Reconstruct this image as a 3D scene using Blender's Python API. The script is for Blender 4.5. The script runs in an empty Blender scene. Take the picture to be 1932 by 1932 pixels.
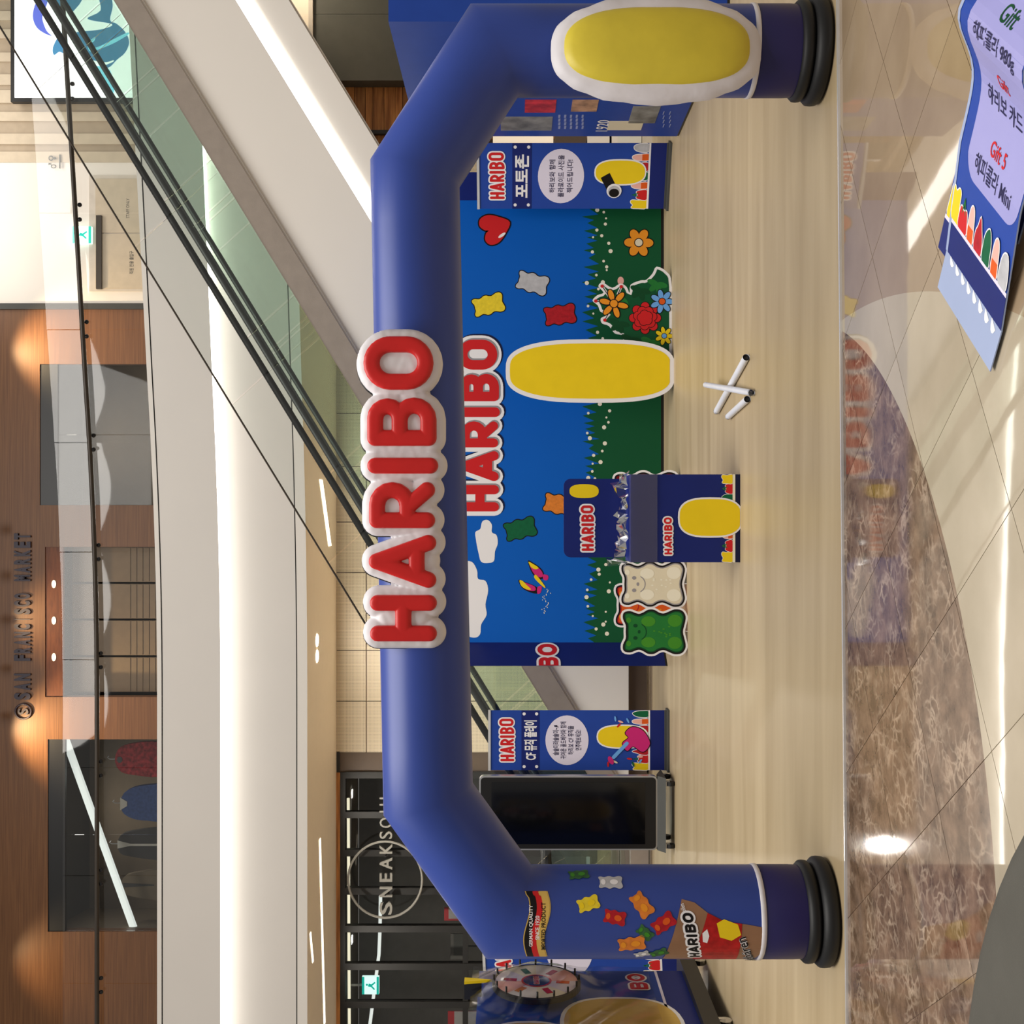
import bpy, bmesh, math, random
import numpy as np
from mathutils import Vector, Matrix
from mathutils.geometry import delaunay_2d_cdt
random.seed(7)
S = bpy.context.scene
COL = S.collection
PI = math.pi
F, HC = 2227.0, 1.58            # focal length in pixels of the 1932 frame, eye height

# ------------------------------------------------------------------ camera (phone held sideways)
cd = bpy.data.cameras.new('camera'); cam = bpy.data.objects.new('camera', cd); COL.objects.link(cam)
cd.sensor_width = 36; cd.lens = 36 * F / 1932; cd.clip_start = 0.05; cd.clip_end = 200
cam.matrix_world = Matrix(((0, 1, 0, 0), (0, 0, -1, 0), (-1, 0, 0, HC), (0, 0, 0, 1)))
S.camera = cam
# ------------------------------------------------------------------ world and large lights
W = bpy.data.worlds.new('mall_ambient'); S.world = W; W.use_nodes = True
W.node_tree.nodes['Background'].inputs[0].default_value = (1.0, 0.95, 0.885, 1)
W.node_tree.nodes['Background'].inputs[1].default_value = 0.31
def area(name, loc, rot, sx, sy, power, col):
    l = bpy.data.lights.new(name, 'AREA'); l.shape = 'RECTANGLE'; l.size = sx; l.size_y = sy
    l.energy = power; l.color = col
    o = bpy.data.objects.new(name, l); COL.objects.link(o); o.location = loc; o.rotation_euler = rot
    return o
for _x in (-8.6, -5.67, -2.4, 0.9, 4.2): area('under_gallery_light', (_x, 20.1, 4.80), (0, 0, 0), .15, .15, 95, (1.0, 0.93, 0.82))
area('right_shop_fill', (6.2, 15.2, 4.9), (.55, 0, 0), 3.0, .3, 90, (1.0, 0.86, 0.66))  # unseen fill added to brighten the plank shop front
area('upper_gallery_fill', (6.6, 20.6, 12.3), (0, 0, 0), 5.5, 1.2, 170, (1.0, 0.92, 0.82))  # unseen fill added to brighten the white wall round the staff door
area('atrium_skylight', (-1.0, 1.8, 17.0), (0, 0, 0), 13, 15.5, 3900, (1.0, 0.96, 0.905))
S.view_settings.view_transform = 'Standard'; S.view_settings.look = 'None'
S.view_settings.gamma = 1; S.view_settings.use_curve_mapping = False
S.view_settings.exposure = 0.0
S.cycles.transparent_max_bounces = 40

# ------------------------------------------------------------------ materials
def lin(c):
    return tuple(((v / 255) / 12.92 if v / 255 <= 0.04045 else ((v / 255 + 0.055) / 1.055) ** 2.4) for v in c)
def mat(name, rgb, rough=0.5, metal=0.0, spec=0.5, emit=0.0, ecol=None, var=0.06, scale=6.0, bump=0.0, bscale=40, coat=0.0):
    m = bpy.data.materials.new(name); m.use_nodes = True
    nt = m.node_tree; b = nt.nodes['Principled BSDF']
    c = lin(rgb)
    if name.startswith('print'): spec = 0.22
    b.inputs['Roughness'].default_value = rough; b.inputs['Metallic'].default_value = metal
    b.inputs['Specular IOR Level'].default_value = spec; b.inputs['Coat Weight'].default_value = coat
    if coat: b.inputs['Coat Roughness'].default_value = 0.15
    tc = nt.nodes.new('ShaderNodeTexCoord')
    if var:
        n = nt.nodes.new('ShaderNodeTexNoise'); n.inputs['Scale'].default_value = scale; n.inputs['Detail'].default_value = 4
        r = nt.nodes.new('ShaderNodeValToRGB')
        r.color_ramp.elements[0].position = 0.3; r.color_ramp.elements[1].position = 0.7
        r.color_ramp.elements[0].color = (*[v * (1 - var) for v in c], 1)
        r.color_ramp.elements[1].color = (*[min(1, v * (1 + var)) for v in c], 1)
        nt.links.new(tc.outputs['Object'], n.inputs['Vector']); nt.links.new(n.outputs['Fac'], r.inputs['Fac'])
        nt.links.new(r.outputs['Color'], b.inputs['Base Color'])
    else:
        b.inputs['Base Color'].default_value = (*c, 1)
    if bump:
        n2 = nt.nodes.new('ShaderNodeTexNoise'); n2.inputs['Scale'].default_value = bscale
        bp = nt.nodes.new('ShaderNodeBump'); bp.inputs['Strength'].default_value = bump; bp.inputs['Distance'].default_value = 0.02
        nt.links.new(tc.outputs['Object'], n2.inputs['Vector']); nt.links.new(n2.outputs['Fac'], bp.inputs['Height'])
        nt.links.new(bp.outputs['Normal'], b.inputs['Normal'])
    if emit:
        b.inputs['Emission Color'].default_value = (*lin(ecol or rgb), 1); b.inputs['Emission Strength'].default_value = emit
    return m
def glass(name, tint=(0.9, 0.96, 0.92), gloss=0.08, rough=0.02, ior=1.45):
    m = bpy.data.materials.new(name); m.use_nodes = True; nt = m.node_tree
    for n in list(nt.nodes): nt.nodes.remove(n)
    o = nt.nodes.new('ShaderNodeOutputMaterial'); t = nt.nodes.new('ShaderNodeBsdfTransparent')
    g = nt.nodes.new('ShaderNodeBsdfGlossy'); mx = nt.nodes.new('ShaderNodeMixShader'); fr = nt.nodes.new('ShaderNodeFresnel')
    ad = nt.nodes.new('ShaderNodeMath'); ad.operation = 'ADD'; ad.use_clamp = True; ad.inputs[1].default_value = gloss
    fr.inputs[0].default_value = ior; t.inputs[0].default_value = (*tint, 1); g.inputs['Roughness'].default_value = rough
    nt.links.new(fr.outputs[0], ad.inputs[0]); nt.links.new(ad.outputs[0], mx.inputs[0])
    nt.links.new(t.outputs[0], mx.inputs[1]); nt.links.new(g.outputs[0], mx.inputs[2]); nt.links.new(mx.outputs[0], o.inputs[0])
    return m
def wood(name, ca, cb, stretch, rough=0.5, detail=6, spec=0.4, rnd=0.0):
    m = bpy.data.materials.new(name); m.use_nodes = True; nt = m.node_tree; b = nt.nodes['Principled BSDF']
    tc = nt.nodes.new('ShaderNodeTexCoord'); mp = nt.nodes.new('ShaderNodeMapping'); mp.inputs['Scale'].default_value = stretch
    n = nt.nodes.new('ShaderNodeTexNoise'); n.inputs['Scale'].default_value = 1; n.inputs['Detail'].default_value = detail
    n.inputs['Distortion'].default_value = 0.4
    r = nt.nodes.new('ShaderNodeValToRGB'); r.color_ramp.elements[0].position = 0.32; r.color_ramp.elements[1].position = 0.7
    r.color_ramp.elements[0].color = (*lin(ca), 1); r.color_ramp.elements[1].color = (*lin(cb), 1)
    nt.links.new(tc.outputs['Object'], mp.inputs[0]); nt.links.new(mp.outputs[0], n.inputs['Vector'])
    nt.links.new(n.outputs['Fac'], r.inputs[0])
    if rnd:
        oi = nt.nodes.new('ShaderNodeObjectInfo'); mr = nt.nodes.new('ShaderNodeMapRange')
        mr.inputs['To Min'].default_value = 1 - rnd; mr.inputs['To Max'].default_value = 1 + rnd
        hs = nt.nodes.new('ShaderNodeHueSaturation')
        nt.links.new(oi.outputs['Random'], mr.inputs['Value']); nt.links.new(mr.outputs[0], hs.inputs['Value'])
        nt.links.new(r.outputs[0], hs.inputs['Color']); nt.links.new(hs.outputs[0], b.inputs['Base Color'])
        ad = nt.nodes.new('ShaderNodeVectorMath'); ad.operation = 'ADD'
        sc = nt.nodes.new('ShaderNodeVectorMath'); sc.operation = 'SCALE'; sc.inputs['Scale'].default_value = 37
        cx = nt.nodes.new('ShaderNodeCombineXYZ')
        for k in range(3): nt.links.new(oi.outputs['Random'], cx.inputs[k])
        nt.links.new(cx.outputs[0], sc.inputs[0]); nt.links.new(mp.outputs[0], ad.inputs[0]); nt.links.new(sc.outputs[0], ad.inputs[1])
        nt.links.new(ad.outputs[0], n.inputs['Vector'])
    else:
        nt.links.new(r.outputs[0], b.inputs['Base Color'])
    b.inputs['Roughness'].default_value = rough; b.inputs['Specular IOR Level'].default_value = spec
    return m
def marble_floor():
    m = bpy.data.materials.new('marble_floor'); m.use_nodes = True; nt = m.node_tree; b = nt.nodes['Principled BSDF']
    N = nt.nodes.new; L = nt.links.new
    g = N('ShaderNodeNewGeometry'); oi = N('ShaderNodeObjectInfo')
    def circ(c, r):
        d = N('ShaderNodeVectorMath'); d.operation = 'DISTANCE'; L(g.outputs['Position'], d.inputs[0]); d.inputs[1].default_value = (*c, 0)
        k = N('ShaderNodeMath'); k.operation = 'LESS_THAN'; L(d.outputs['Value'], k.inputs[0]); k.inputs[1].default_value = r
        return k.outputs[0]
    cx = N('ShaderNodeCombineXYZ'); sc = N('ShaderNodeVectorMath'); sc.operation = 'SCALE'; sc.inputs['Scale'].default_value = 23
    for k in range(3): L(oi.outputs['Random'], cx.inputs[k])
    L(cx.outputs[0], sc.inputs[0])
    ps = N('ShaderNodeVectorMath'); ps.operation = 'ADD'; L(g.outputs['Position'], ps.inputs[0]); L(sc.outputs[0], ps.inputs[1])
    dn = N('ShaderNodeTexNoise'); dn.inputs['Scale'].default_value = 5; dn.inputs['Detail'].default_value = 5; L(ps.outputs[0], dn.inputs['Vector'])
    dm = N('ShaderNodeMix'); dm.data_type = 'VECTOR'; dm.inputs['Factor'].default_value = 0.22
    L(ps.outputs[0], dm.inputs[4]); L(dn.outputs['Color'], dm.inputs[5])
    vo = N('ShaderNodeTexVoronoi'); vo.feature = 'DISTANCE_TO_EDGE'; vo.inputs['Scale'].default_value = 19; L(dm.outputs[1], vo.inputs['Vector'])
    vr = N('ShaderNodeValToRGB'); vr.color_ramp.elements[0].position = 0.0; vr.color_ramp.elements[1].position = 0.16
    vr.color_ramp.elements[0].color = (1, 1, 1, 1); vr.color_ramp.elements[1].color = (0, 0, 0, 1); L(vo.outputs['Distance'], vr.inputs[0])
    n2 = N('ShaderNodeTexNoise'); n2.inputs['Scale'].default_value = 9; n2.inputs['Detail'].default_value = 8; n2.inputs['Roughness'].default_value = 0.65; L(ps.outputs[0], n2.inputs['Vector'])
    br = N('ShaderNodeValToRGB'); e = br.color_ramp.elements
    e[0].position = 0.3; e[0].color = (*lin((80, 62, 48)), 1); e[1].position = 0.75; e[1].color = (*lin((144, 118, 97)), 1)
    L(n2.outputs['Fac'], br.inputs[0])
    n4 = N('ShaderNodeTexNoise'); n4.inputs['Scale'].default_value = 6; n4.inputs['Detail'].default_value = 3; L(ps.outputs[0], n4.inputs['Vector'])
    mk = N('ShaderNodeMapRange'); mk.inputs['From Min'].default_value = 0.42; mk.inputs['From Max'].default_value = 0.72; mk.inputs['To Max'].default_value = 0.62; L(n4.outputs['Fac'], mk.inputs['Value'])
    mu = N('ShaderNodeMath'); mu.operation = 'MULTIPLY'; L(vr.outputs[0], mu.inputs[0]); L(mk.outputs[0], mu.inputs[1])
    bm_ = N('ShaderNodeMix'); bm_.data_type = 'RGBA'; L(mu.outputs[0], bm_.inputs['Factor']); L(br.outputs[0], bm_.inputs[6]); bm_.inputs[7].default_value = (*lin((206, 184, 160)), 1)
    n3 = N('ShaderNodeTexNoise'); n3.inputs['Scale'].default_value = 2.2; n3.inputs['Detail'].default_value = 7; L(ps.outputs[0], n3.inputs['Vector'])
    def ramp(a, c):
        r = N('ShaderNodeValToRGB'); r.color_ramp.elements[0].position = 0.3; r.color_ramp.elements[1].position = 0.72
        r.color_ramp.elements[0].color = (*lin(a), 1); r.color_ramp.elements[1].color = (*lin(c), 1); L(n3.outputs['Fac'], r.inputs[0]); return r.outputs[0]
    beige, tan = ramp((166, 154, 132), (186, 173, 152)), ramp((146, 126, 102), (164, 145, 120))
    m1 = N('ShaderNodeMix'); m1.data_type = 'RGBA'; L(circ((-4.053, 5.405), 4.977), m1.inputs['Factor']); L(tan, m1.inputs[6]); L(beige, m1.inputs[7])
    m2 = N('ShaderNodeMix'); m2.data_type = 'RGBA'; L(circ((-1.622, 6.435), 2.609), m2.inputs['Factor']); L(m1.outputs[2], m2.inputs[6]); L(bm_.outputs[2], m2.inputs[7])
    L(m2.outputs[2], b.inputs['Base Color'])
    rn = N('ShaderNodeTexNoise'); rn.inputs['Scale'].default_value = 3; L(g.outputs['Position'], rn.inputs['Vector'])
    bp = N('ShaderNodeBump'); bp.inputs['Strength'].default_value = 0.015; bp.inputs['Distance'].default_value = 0.02; L(rn.outputs['Fac'], bp.inputs['Height']); L(bp.outputs[0], b.inputs['Normal'])
    rg = N('ShaderNodeMapRange'); rg.inputs['To Min'].default_value = 0.025; rg.inputs['To Max'].default_value = 0.055; L(circ((-1.622, 6.435), 2.609), rg.inputs['Value']); L(rg.outputs[0], b.inputs['Roughness']); b.inputs['Specular IOR Level'].default_value = 0.5
    return m
def perforated(name, rgb, pitch, rad):
    m = bpy.data.materials.new(name); m.use_nodes = True; nt = m.node_tree; b = nt.nodes['Principled BSDF']
    N = nt.nodes.new; L = nt.links.new
    tc = N('ShaderNodeTexCoord'); sx = N('ShaderNodeSeparateXYZ'); L(tc.outputs['Object'], sx.inputs[0])
    outs = []
    for k in (0, 2):
        a = N('ShaderNodeMath'); a.operation = 'MULTIPLY'; a.inputs[1].default_value = 1 / pitch; L(sx.outputs[k], a.inputs[0])
        c = N('ShaderNodeMath'); c.operation = 'FRACT'; L(a.outputs[0], c.inputs[0])
        d = N('ShaderNodeMath'); d.operation = 'SUBTRACT'; d.inputs[1].default_value = 0.5; L(c.outputs[0], d.inputs[0]); outs.append(d.outputs[0])
    cb = N('ShaderNodeCombineXYZ'); L(outs[0], cb.inputs[0]); L(outs[1], cb.inputs[1])
    ln = N('ShaderNodeVectorMath'); ln.operation = 'LENGTH'; L(cb.outputs[0], ln.inputs[0])
    lt = N('ShaderNodeMath'); lt.operation = 'LESS_THAN'; lt.inputs[1].default_value = rad; L(ln.outputs['Value'], lt.inputs[0])
    mx = N('ShaderNodeMix'); mx.data_type = 'RGBA'; L(lt.outputs[0], mx.inputs['Factor'])
    mx.inputs[6].default_value = (*lin(rgb), 1); mx.inputs[7].default_value = (*lin([v * 0.62 for v in rgb]), 1)
    L(mx.outputs[2], b.inputs['Base Color']); b.inputs['Roughness'].default_value = 0.5
    return m

M = dict(
    white=mat('white_paint', (232, 226, 218), 0.45, var=0.012, scale=1), offwhite=mat('offwhite_paint', (205, 196, 184), 0.5), grey_panel=mat('grey_panel', (222, 216, 209), 0.4, var=0.012, scale=1),
    soffit=mat('soffit_paint', (250, 239, 220), 0.6, var=0.01), black=mat('black', (16, 16, 18), 0.4, var=0), dark=mat('dark_grey', (46, 46, 44), 0.5),
    signb=mat('signboard_grey', (82, 82, 74), 0.6), charcoal=mat('charcoal', (70, 70, 66), 0.7, bump=0.1, bscale=200), mull=mat('mullion', (22, 21, 20), 0.5), steel=mat('brushed_steel', (168, 156, 145), 0.32, 0.35, bump=0.05, bscale=80),
    chrome=mat('chrome', (220, 220, 220), 0.12, 1.0, var=0), silver=mat('silver', (190, 192, 196), 0.3, 0.6), rail=mat('rail_bronze', (62, 54, 46), 0.4, 0.3), rubber=mat('rubber_black', (14, 14, 16), 0.55),
    handrail=mat('handrail_rubber', (26, 26, 25), 0.45), cove=mat('cove_light', (255, 252, 244), 0.5, emit=6.0, var=0), led=mat('escalator_led', (255, 252, 246), 0.5, emit=3.6, var=0),
    dl=mat('downlight_glow', (255, 240, 215), 0.5, emit=14, var=0), lamp_cream=mat('linear_lamp_cream', (255, 246, 214), 0.5, emit=1.1, var=0), lamp_refl_white=mat('lamp_and_reflection_white', (240, 246, 240), 0.5, emit=1.0, var=0),
    lamp_strong=mat('linear_lamp_strong', (255, 244, 226), 0.5, emit=2.2, var=0),
    exit_g=mat('exit_green', (0, 170, 150), 0.5, emit=1.1, var=0), exit_w=mat('exit_white', (225, 255, 250), 0.5, emit=1.2, var=0),
    walnut=wood('walnut_wall', (100, 62, 32), (124, 82, 46), (1.0, 1, 44), 0.45), plank=wood('plank_wood', (136, 84, 40), (204, 142, 80), (1.5, 1, 22), 0.55, rnd=0.35),
    brown=mat('brown_panel', (92, 76, 62), 0.5), reddoor=wood('lintel_wood', (96, 48, 20), (120, 64, 28), (3, 1, 20)), shutter=mat('roller_shutter', (112, 94, 72), 0.5),
    glow_cream=mat('cream_added_glow', (250, 232, 204), 0.5, emit=0.35, var=0), interior=mat('shop_interior', (98, 95, 91), 0.8), interior_b=mat('shop_interior_brown', (112, 97, 78), 0.8),
    vinyl=wood('vinyl_floor', (168, 148, 114), (188, 169, 135), (0.4, 4.2, 1), 0.42, detail=9, spec=0.35), trim_metal=mat('edge_trim_metal', (235, 235, 235), 0.25, 0.5),
    glass=glass('clear_glass', (0.97, 0.985, 0.975), 0.01), gallery_glass=glass('gallery_glass', (0.96, 0.96, 0.95), 0.025), green_glass=glass('green_glass', (0.93, 0.965, 0.945), 0.0), shop_glass=glass('shop_glass', (0.88, 0.89, 0.89), 0.0, 0.02, 1.3),
    film=glass('plastic_film', (0.95, 0.95, 0.96), 0.03, 0.14, 1.3), film_g=glass('plastic_film_grey', (0.97, 0.97, 0.98), 0.07, 0.4, 1.08),
    arch=mat('arch_blue_vinyl', (44, 68, 150), 0.38, spec=0.5, var=0.04, scale=3, bump=0.02, bscale=8), navy=mat('navy_vinyl', (30, 24, 84), 0.45, var=0.05), white_vinyl=mat('white_vinyl', (226, 222, 226), 0.5, bump=0.12, bscale=14), red_vinyl=mat('red_vinyl', (206, 24, 22), 0.4, bump=0.05, bscale=14),
    yellow_vinyl=mat('yellow_vinyl', (216, 196, 58), 0.45, bump=0.08, bscale=9),
    sky=mat('print_sky_blue', (0, 92, 190), 0.45, var=0.05, scale=0.6), green=mat('print_green', (10, 82, 48), 0.5, var=0.05, scale=1), pnavy=mat('print_navy', (24, 38, 110), 0.45, var=0.04), pblue=mat('print_blue', (36, 70, 160), 0.45, var=0.04),
    pdark=mat('print_dark_navy', (20, 26, 62), 0.45, var=0), pwhite=mat('print_white', (240, 238, 240), 0.5, var=0), pred=mat('print_red', (206, 34, 38), 0.5, var=0), pblack=mat('print_black', (20, 16, 18), 0.5, var=0), pshadow=mat('print_grey', (150, 146, 150), 0.5, var=0),
    pyellow=mat('print_yellow', (240, 208, 30), 0.45, var=0.03), pgold=mat('print_gold', (214, 178, 92), 0.5, var=0.05), porange=mat('print_orange', (236, 150, 40), 0.5, var=0.04), pdorange=mat('print_deep_orange', (222, 92, 30), 0.5, var=0.05), ppink=mat('print_pink', (240, 180, 168), 0.5, var=0.04),
    pmagenta=mat('print_magenta', (206, 40, 120), 0.5, var=0), psky=mat('print_light_blue', (110, 170, 235), 0.5, var=0), plgreen=mat('print_leaf_green', (34, 118, 52), 0.5, var=0.05), pmgreen=mat('print_mid_green', (66, 140, 40), 0.5, var=0.05), pdgreen=mat('print_dark_green', (8, 70, 38), 0.5, var=0),
    pgrey=mat('print_candy_grey', (186, 186, 190), 0.5, var=0.12, scale=20), pcream=mat('print_cream', (226, 216, 190), 0.5, var=0.03), pcream2=mat('print_pale_cream', (240, 234, 214), 0.5, var=0), pdred=mat('print_dark_red', (120, 14, 22), 0.5, var=0), pcdk=mat('print_candy_red', (178, 30, 40), 0.5, var=0.2, scale=30),
    pcgr=mat('print_candy_green', (54, 98, 58), 0.5, var=0.3, scale=40), pcgr2=mat('print_candy_bottle_green', (12, 96, 60), 0.5, var=0.1, scale=30), pcor=mat('print_candy_orange', (220, 128, 50), 0.5, var=0.15, scale=30), pcye=mat('print_candy_yellow', (232, 206, 50), 0.5, var=0.1, scale=30), plilac=mat('print_lilac', (160, 158, 214), 0.3, var=0.02), ppale=mat('print_pale_blue', (158, 172, 206), 0.35, var=0.02), ptext=mat('print_ink_navy', (40, 38, 78), 0.5, var=0), plav=mat('print_lavender_white', (226, 220, 238), 0.45, var=0),
    pphoto=mat('print_photo_grey', (128, 128, 126), 0.5, var=0.55, scale=5), pphoto2=mat('print_photo_mixed', (180, 140, 110), 0.5, var=0.5, scale=9), pphoto3=mat('print_photo_red', (190, 50, 56), 0.5, var=0.5, scale=9), ptextw=mat('print_text_pale', (150, 160, 200), 0.5, var=0), pbag=mat('print_bag_bronze', (150, 112, 84), 0.35, var=0.15, scale=5), pbagred=mat('print_bag_red', (176, 30, 30), 0.4, var=0.3, scale=25),
    screen=mat('kiosk_screen', (7, 8, 12), 0.08, spec=0.5, var=0), lcd_w=mat('wall_screen_white', (250, 254, 255), 0.5, emit=1.15, var=0), lcd_b=mat('wall_screen_blue', (60, 140, 190), 0.5, emit=0.42, ecol=(70, 150, 205), var=0), lcd_v=mat('wall_screen_violet', (90, 110, 220), 0.5, emit=0.5, ecol=(90, 110, 230), var=0), lcd_c=mat('wall_screen_cyan', (140, 225, 250), 0.5, emit=0.8, ecol=(130, 225, 255), var=0),
    slat_a=mat('slat_light', (196, 182, 160), 0.5), slat_b=mat('slat_dark', (168, 152, 130), 0.5), ottoman=mat('ottoman_fabric', (84, 82, 76), 0.9, spec=0.2, bump=0.15, bscale=300),
    denim=mat('denim', (58, 80, 130), 0.9, var=0.2, scale=20), plaid=mat('plaid_red', (150, 42, 48), 0.9, var=0.6, scale=14), cloth_d=mat('cloth_dark', (60, 58, 58), 0.9), cloth_w=mat('cloth_white', (190, 184, 174), 0.9), signink=mat('sign_navy_metal', (44, 34, 52), 0.5), letter_w=mat('letter_white', (132, 130, 124), 0.5, var=0),
    stack=mat('paper_roll_white', (226, 228, 236), 0.35, var=0.06), bluesign=mat('pale_blue_board', (112, 138, 196), 0.5), perfo=perforated('perforated_panel', (226, 212, 186), 0.0262, 0.26),
    redpost=mat('poster_red', (186, 52, 58), 0.6), postw=mat('poster_white', (176, 172, 170), 0.6),
)
M['marble'] = marble_floor()

# ------------------------------------------------------------------ geometry helpers
def at(x, y, D):                       # raw photo pixel (sideways frame) at depth D -> world point
    return Vector(((966 - y) * D / F, D, HC + (966 - x) * D / F))
def fl(x, y, z=0.0):                   # raw photo pixel on the horizontal plane of height z
    return at(x, y, (HC - z) * F / (x - 966))
class MB:
    def __init__(s): s.v = []; s.f = []; s.m = []; s.mats = []
    def mi(s, m):
        m = M[m] if isinstance(m, str) else m
        if m not in s.mats: s.mats.append(m)
        return s.mats.index(m)
    def add(s, vs, fs, m):
        o = len(s.v); k = s.mi(m); s.v += [tuple(p) for p in vs]; s.f += [tuple(i + o for i in f) for f in fs]; s.m += [k] * len(fs); return s
    def box(s, x0, x1, y0, y1, z0, z1, m):
        vs = [(x, y, z) for x in (x0, x1) for y in (y0, y1) for z in (z0, z1)]
        return s.add(vs, [(0, 1, 3, 2), (4, 6, 7, 5), (0, 4, 5, 1), (2, 3, 7, 6), (0, 2, 6, 4), (1, 5, 7, 3)], m)
    def poly(s, pts, y, m):             # flat print in the local xz plane facing -y
        return s.add([(p[0], y, p[1]) for p in pts], [tuple(range(len(pts)))], m)
    def prism(s, pts, y0, y1, m, side=None):
        n = len(pts)
        s.add([(p[0], y0, p[1]) for p in pts], [tuple(range(n))], m)
        s.add([(p[0], y1, p[1]) for p in pts], [tuple(range(n))[::-1]], side or m)
        return s.add([(p[0], y, p[1]) for y in (y0, y1) for p in pts], [(i, i + n, (i + 1) % n + n, (i + 1) % n) for i in range(n)], side or m)
    def union(s, polys, y, m):          # overlapping outlines merged into one flat layer
        V = []; Fs = []
        for p in polys:
            o = len(V); V += [Vector((q[0], q[1])) for q in p]; Fs.append(list(range(o, len(V))))
        r = delaunay_2d_cdt(V, [], Fs, 1, 1e-6)
        return s.add([(v.x, y, v.y) for v in r[0]], [tuple(f) for f, g in zip(r[2], r[5]) if g], m)
    def quad(s, a, b, c, d, m): return s.add([a, b, c, d], [(0, 1, 2, 3)], m)
    def slab(s, a, b, c, d, t, m):      # four points and a thickness vector
        t = Vector(t); p = [Vector(q) for q in (a, b, c, d)]; q = [v + t for v in p]
        return s.add(p + q, [(0, 1, 2, 3), (7, 6, 5, 4), (0, 4, 5, 1), (1, 5, 6, 2), (2, 6, 7, 3), (3, 7, 4, 0)], m)
    def tube(s, path, r, m, n=10, caps=True, closed=False, ys=1.0):
        P = [Vector(p) for p in path]; N = len(P); rs = r if isinstance(r, (list, tuple)) else [r] * N
        vs = []; prev = None
        for i, p in enumerate(P):
            if closed: d = P[(i + 1) % N] - P[i - 1]
            else: d = P[min(i + 1, N - 1)] - P[max(i - 1, 0)]
            d.normalize()
            if prev is None: a = d.orthogonal().normalized()
            else: a = (prev - d * prev.dot(d)).normalized()
            prev = a; b = d.cross(a)
            vs += [p + (a * math.cos(2 * PI * k / n) + b * math.sin(2 * PI * k / n)) * rs[i] for k in range(n)]
        fs = [(i * n + k, i * n + (k + 1) % n, ((i + 1) % N) * n + (k + 1) % n, ((i + 1) % N) * n + k) for i in range(N if closed else N - 1) for k in range(n)]
        if caps and not closed: fs += [tuple(range(n))[::-1], tuple(range((N - 1) * n, N * n))]
        return s.add(vs, fs, m)
    def lathe(s, prof, m, n=32, c=(0, 0, 0)):
        vs = [(c[0] + r * math.cos(2 * PI * k / n), c[1] + r * math.sin(2 * PI * k / n), c[2] + z) for r, z in prof for k in range(n)]
        fs = [(i * n + k, i * n + (k + 1) % n, (i + 1) * n + (k + 1) % n, (i + 1) * n + k) for i in range(len(prof) - 1) for k in range(n)]
        return s.add(vs, fs, m)
    def sphere(s, c, r, m, n=12, h=8, sc=(1, 1, 1)):
        prof = [(math.sin(PI * i / h), -math.cos(PI * i / h)) for i in range(h + 1)]
        vs = [(c[0] + r * sc[0] * a * math.cos(2 * PI * k / n), c[1] + r * sc[1] * a * math.sin(2 * PI * k / n), c[2] + r * sc[2] * z) for a, z in prof for k in range(n)]
        fs = [(i * n + k, i * n + (k + 1) % n, (i + 1) * n + (k + 1) % n, (i + 1) * n + k) for i in range(h) for k in range(n)]
        return s.add(vs, fs, m)
    def build(s, name, parent=None, smooth=False, fn=None):
        me = bpy.data.meshes.new(name); vs = [fn(Vector(p)) for p in s.v] if fn else s.v
        me.from_pydata(vs, [], s.f)
        for m in s.mats: me.materials.append(m)
        me.polygons.foreach_set('material_index', s.m)
        if smooth: me.polygons.foreach_set('use_smooth', [True] * len(me.polygons))
        me.update(); me.validate()
        o = bpy.data.objects.new(name, me); COL.objects.link(o)
        if parent: o.parent = parent
        return o
def tag(o, label=None, cat=None, group=None, kind=None):
    if label: o['label'] = label
    if cat: o['category'] = cat
    if group: o['group'] = group
    if kind: o['kind'] = kind
    return o
def root(name, label, cat, loc=(0, 0, 0), rz=0.0, group=None, ry=0.0):
    o = bpy.data.objects.new(name, None); COL.objects.link(o); o.location = loc; o.rotation_euler = (0, ry, rz); o.empty_display_size = 0.2
    return tag(o, label, cat, group)
def struct(o): o['kind'] = 'structure'; return o
def ell(cx, cz, a, b, n=24, rot=0.0):
    c, s_ = math.cos(rot), math.sin(rot)
    return [(cx + a * math.cos(t) * c - b * math.sin(t) * s_, cz + a * math.cos(t) * s_ + b * math.sin(t) * c) for t in [2 * PI * k / n for k in range(n)]]
def superell(cx, cz, a, b, p=3.0, n=48):
    o = []
    for k in range(n):
        t = 2 * PI * k / n; c, s_ = math.cos(t), math.sin(t)
        o.append((cx + a * math.copysign(abs(c) ** (2 / p), c), cz + b * math.copysign(abs(s_) ** (2 / p), s_)))
    return o
def crom(pts, n=5):
    o = []; N = len(pts)
    for i in range(N):
        p0, p1, p2, p3 = pts[i - 1], pts[i], pts[(i + 1) % N], pts[(i + 2) % N]
        for k in range(n):
            t = k / n
            o.append(tuple(0.5 * (2 * p1[j] + (p2[j] - p0[j]) * t + (2 * p0[j] - 5 * p1[j] + 4 * p2[j] - p3[j]) * t * t + (3 * p1[j] - p0[j] - 3 * p2[j] + p3[j]) * t ** 3) for j in (0, 1)))
    return o
def offset(pts, d):
    ar = sum(pts[i - 1][0] * pts[i][1] - pts[i][0] * pts[i - 1][1] for i in range(len(pts))); sg = 1 if ar > 0 else -1
    o = []; N = len(pts)
    for i in range(N):
        a, b = pts[i - 1], pts[(i + 1) % N]; tx, tz = b[0] - a[0], b[1] - a[1]; l = math.hypot(tx, tz) or 1
        o.append((pts[i][0] + sg * tz / l * d, pts[i][1] - sg * tx / l * d))
    return o
def xf(pts, cx, cz, sc=1.0, rot=0.0, sx=1.0):
    c, s_ = math.cos(rot), math.sin(rot)
    return [(cx + sc * (p[0] * sx * c - p[1] * s_), cz + sc * (p[0] * sx * s_ + p[1] * c)) for p in pts]
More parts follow.
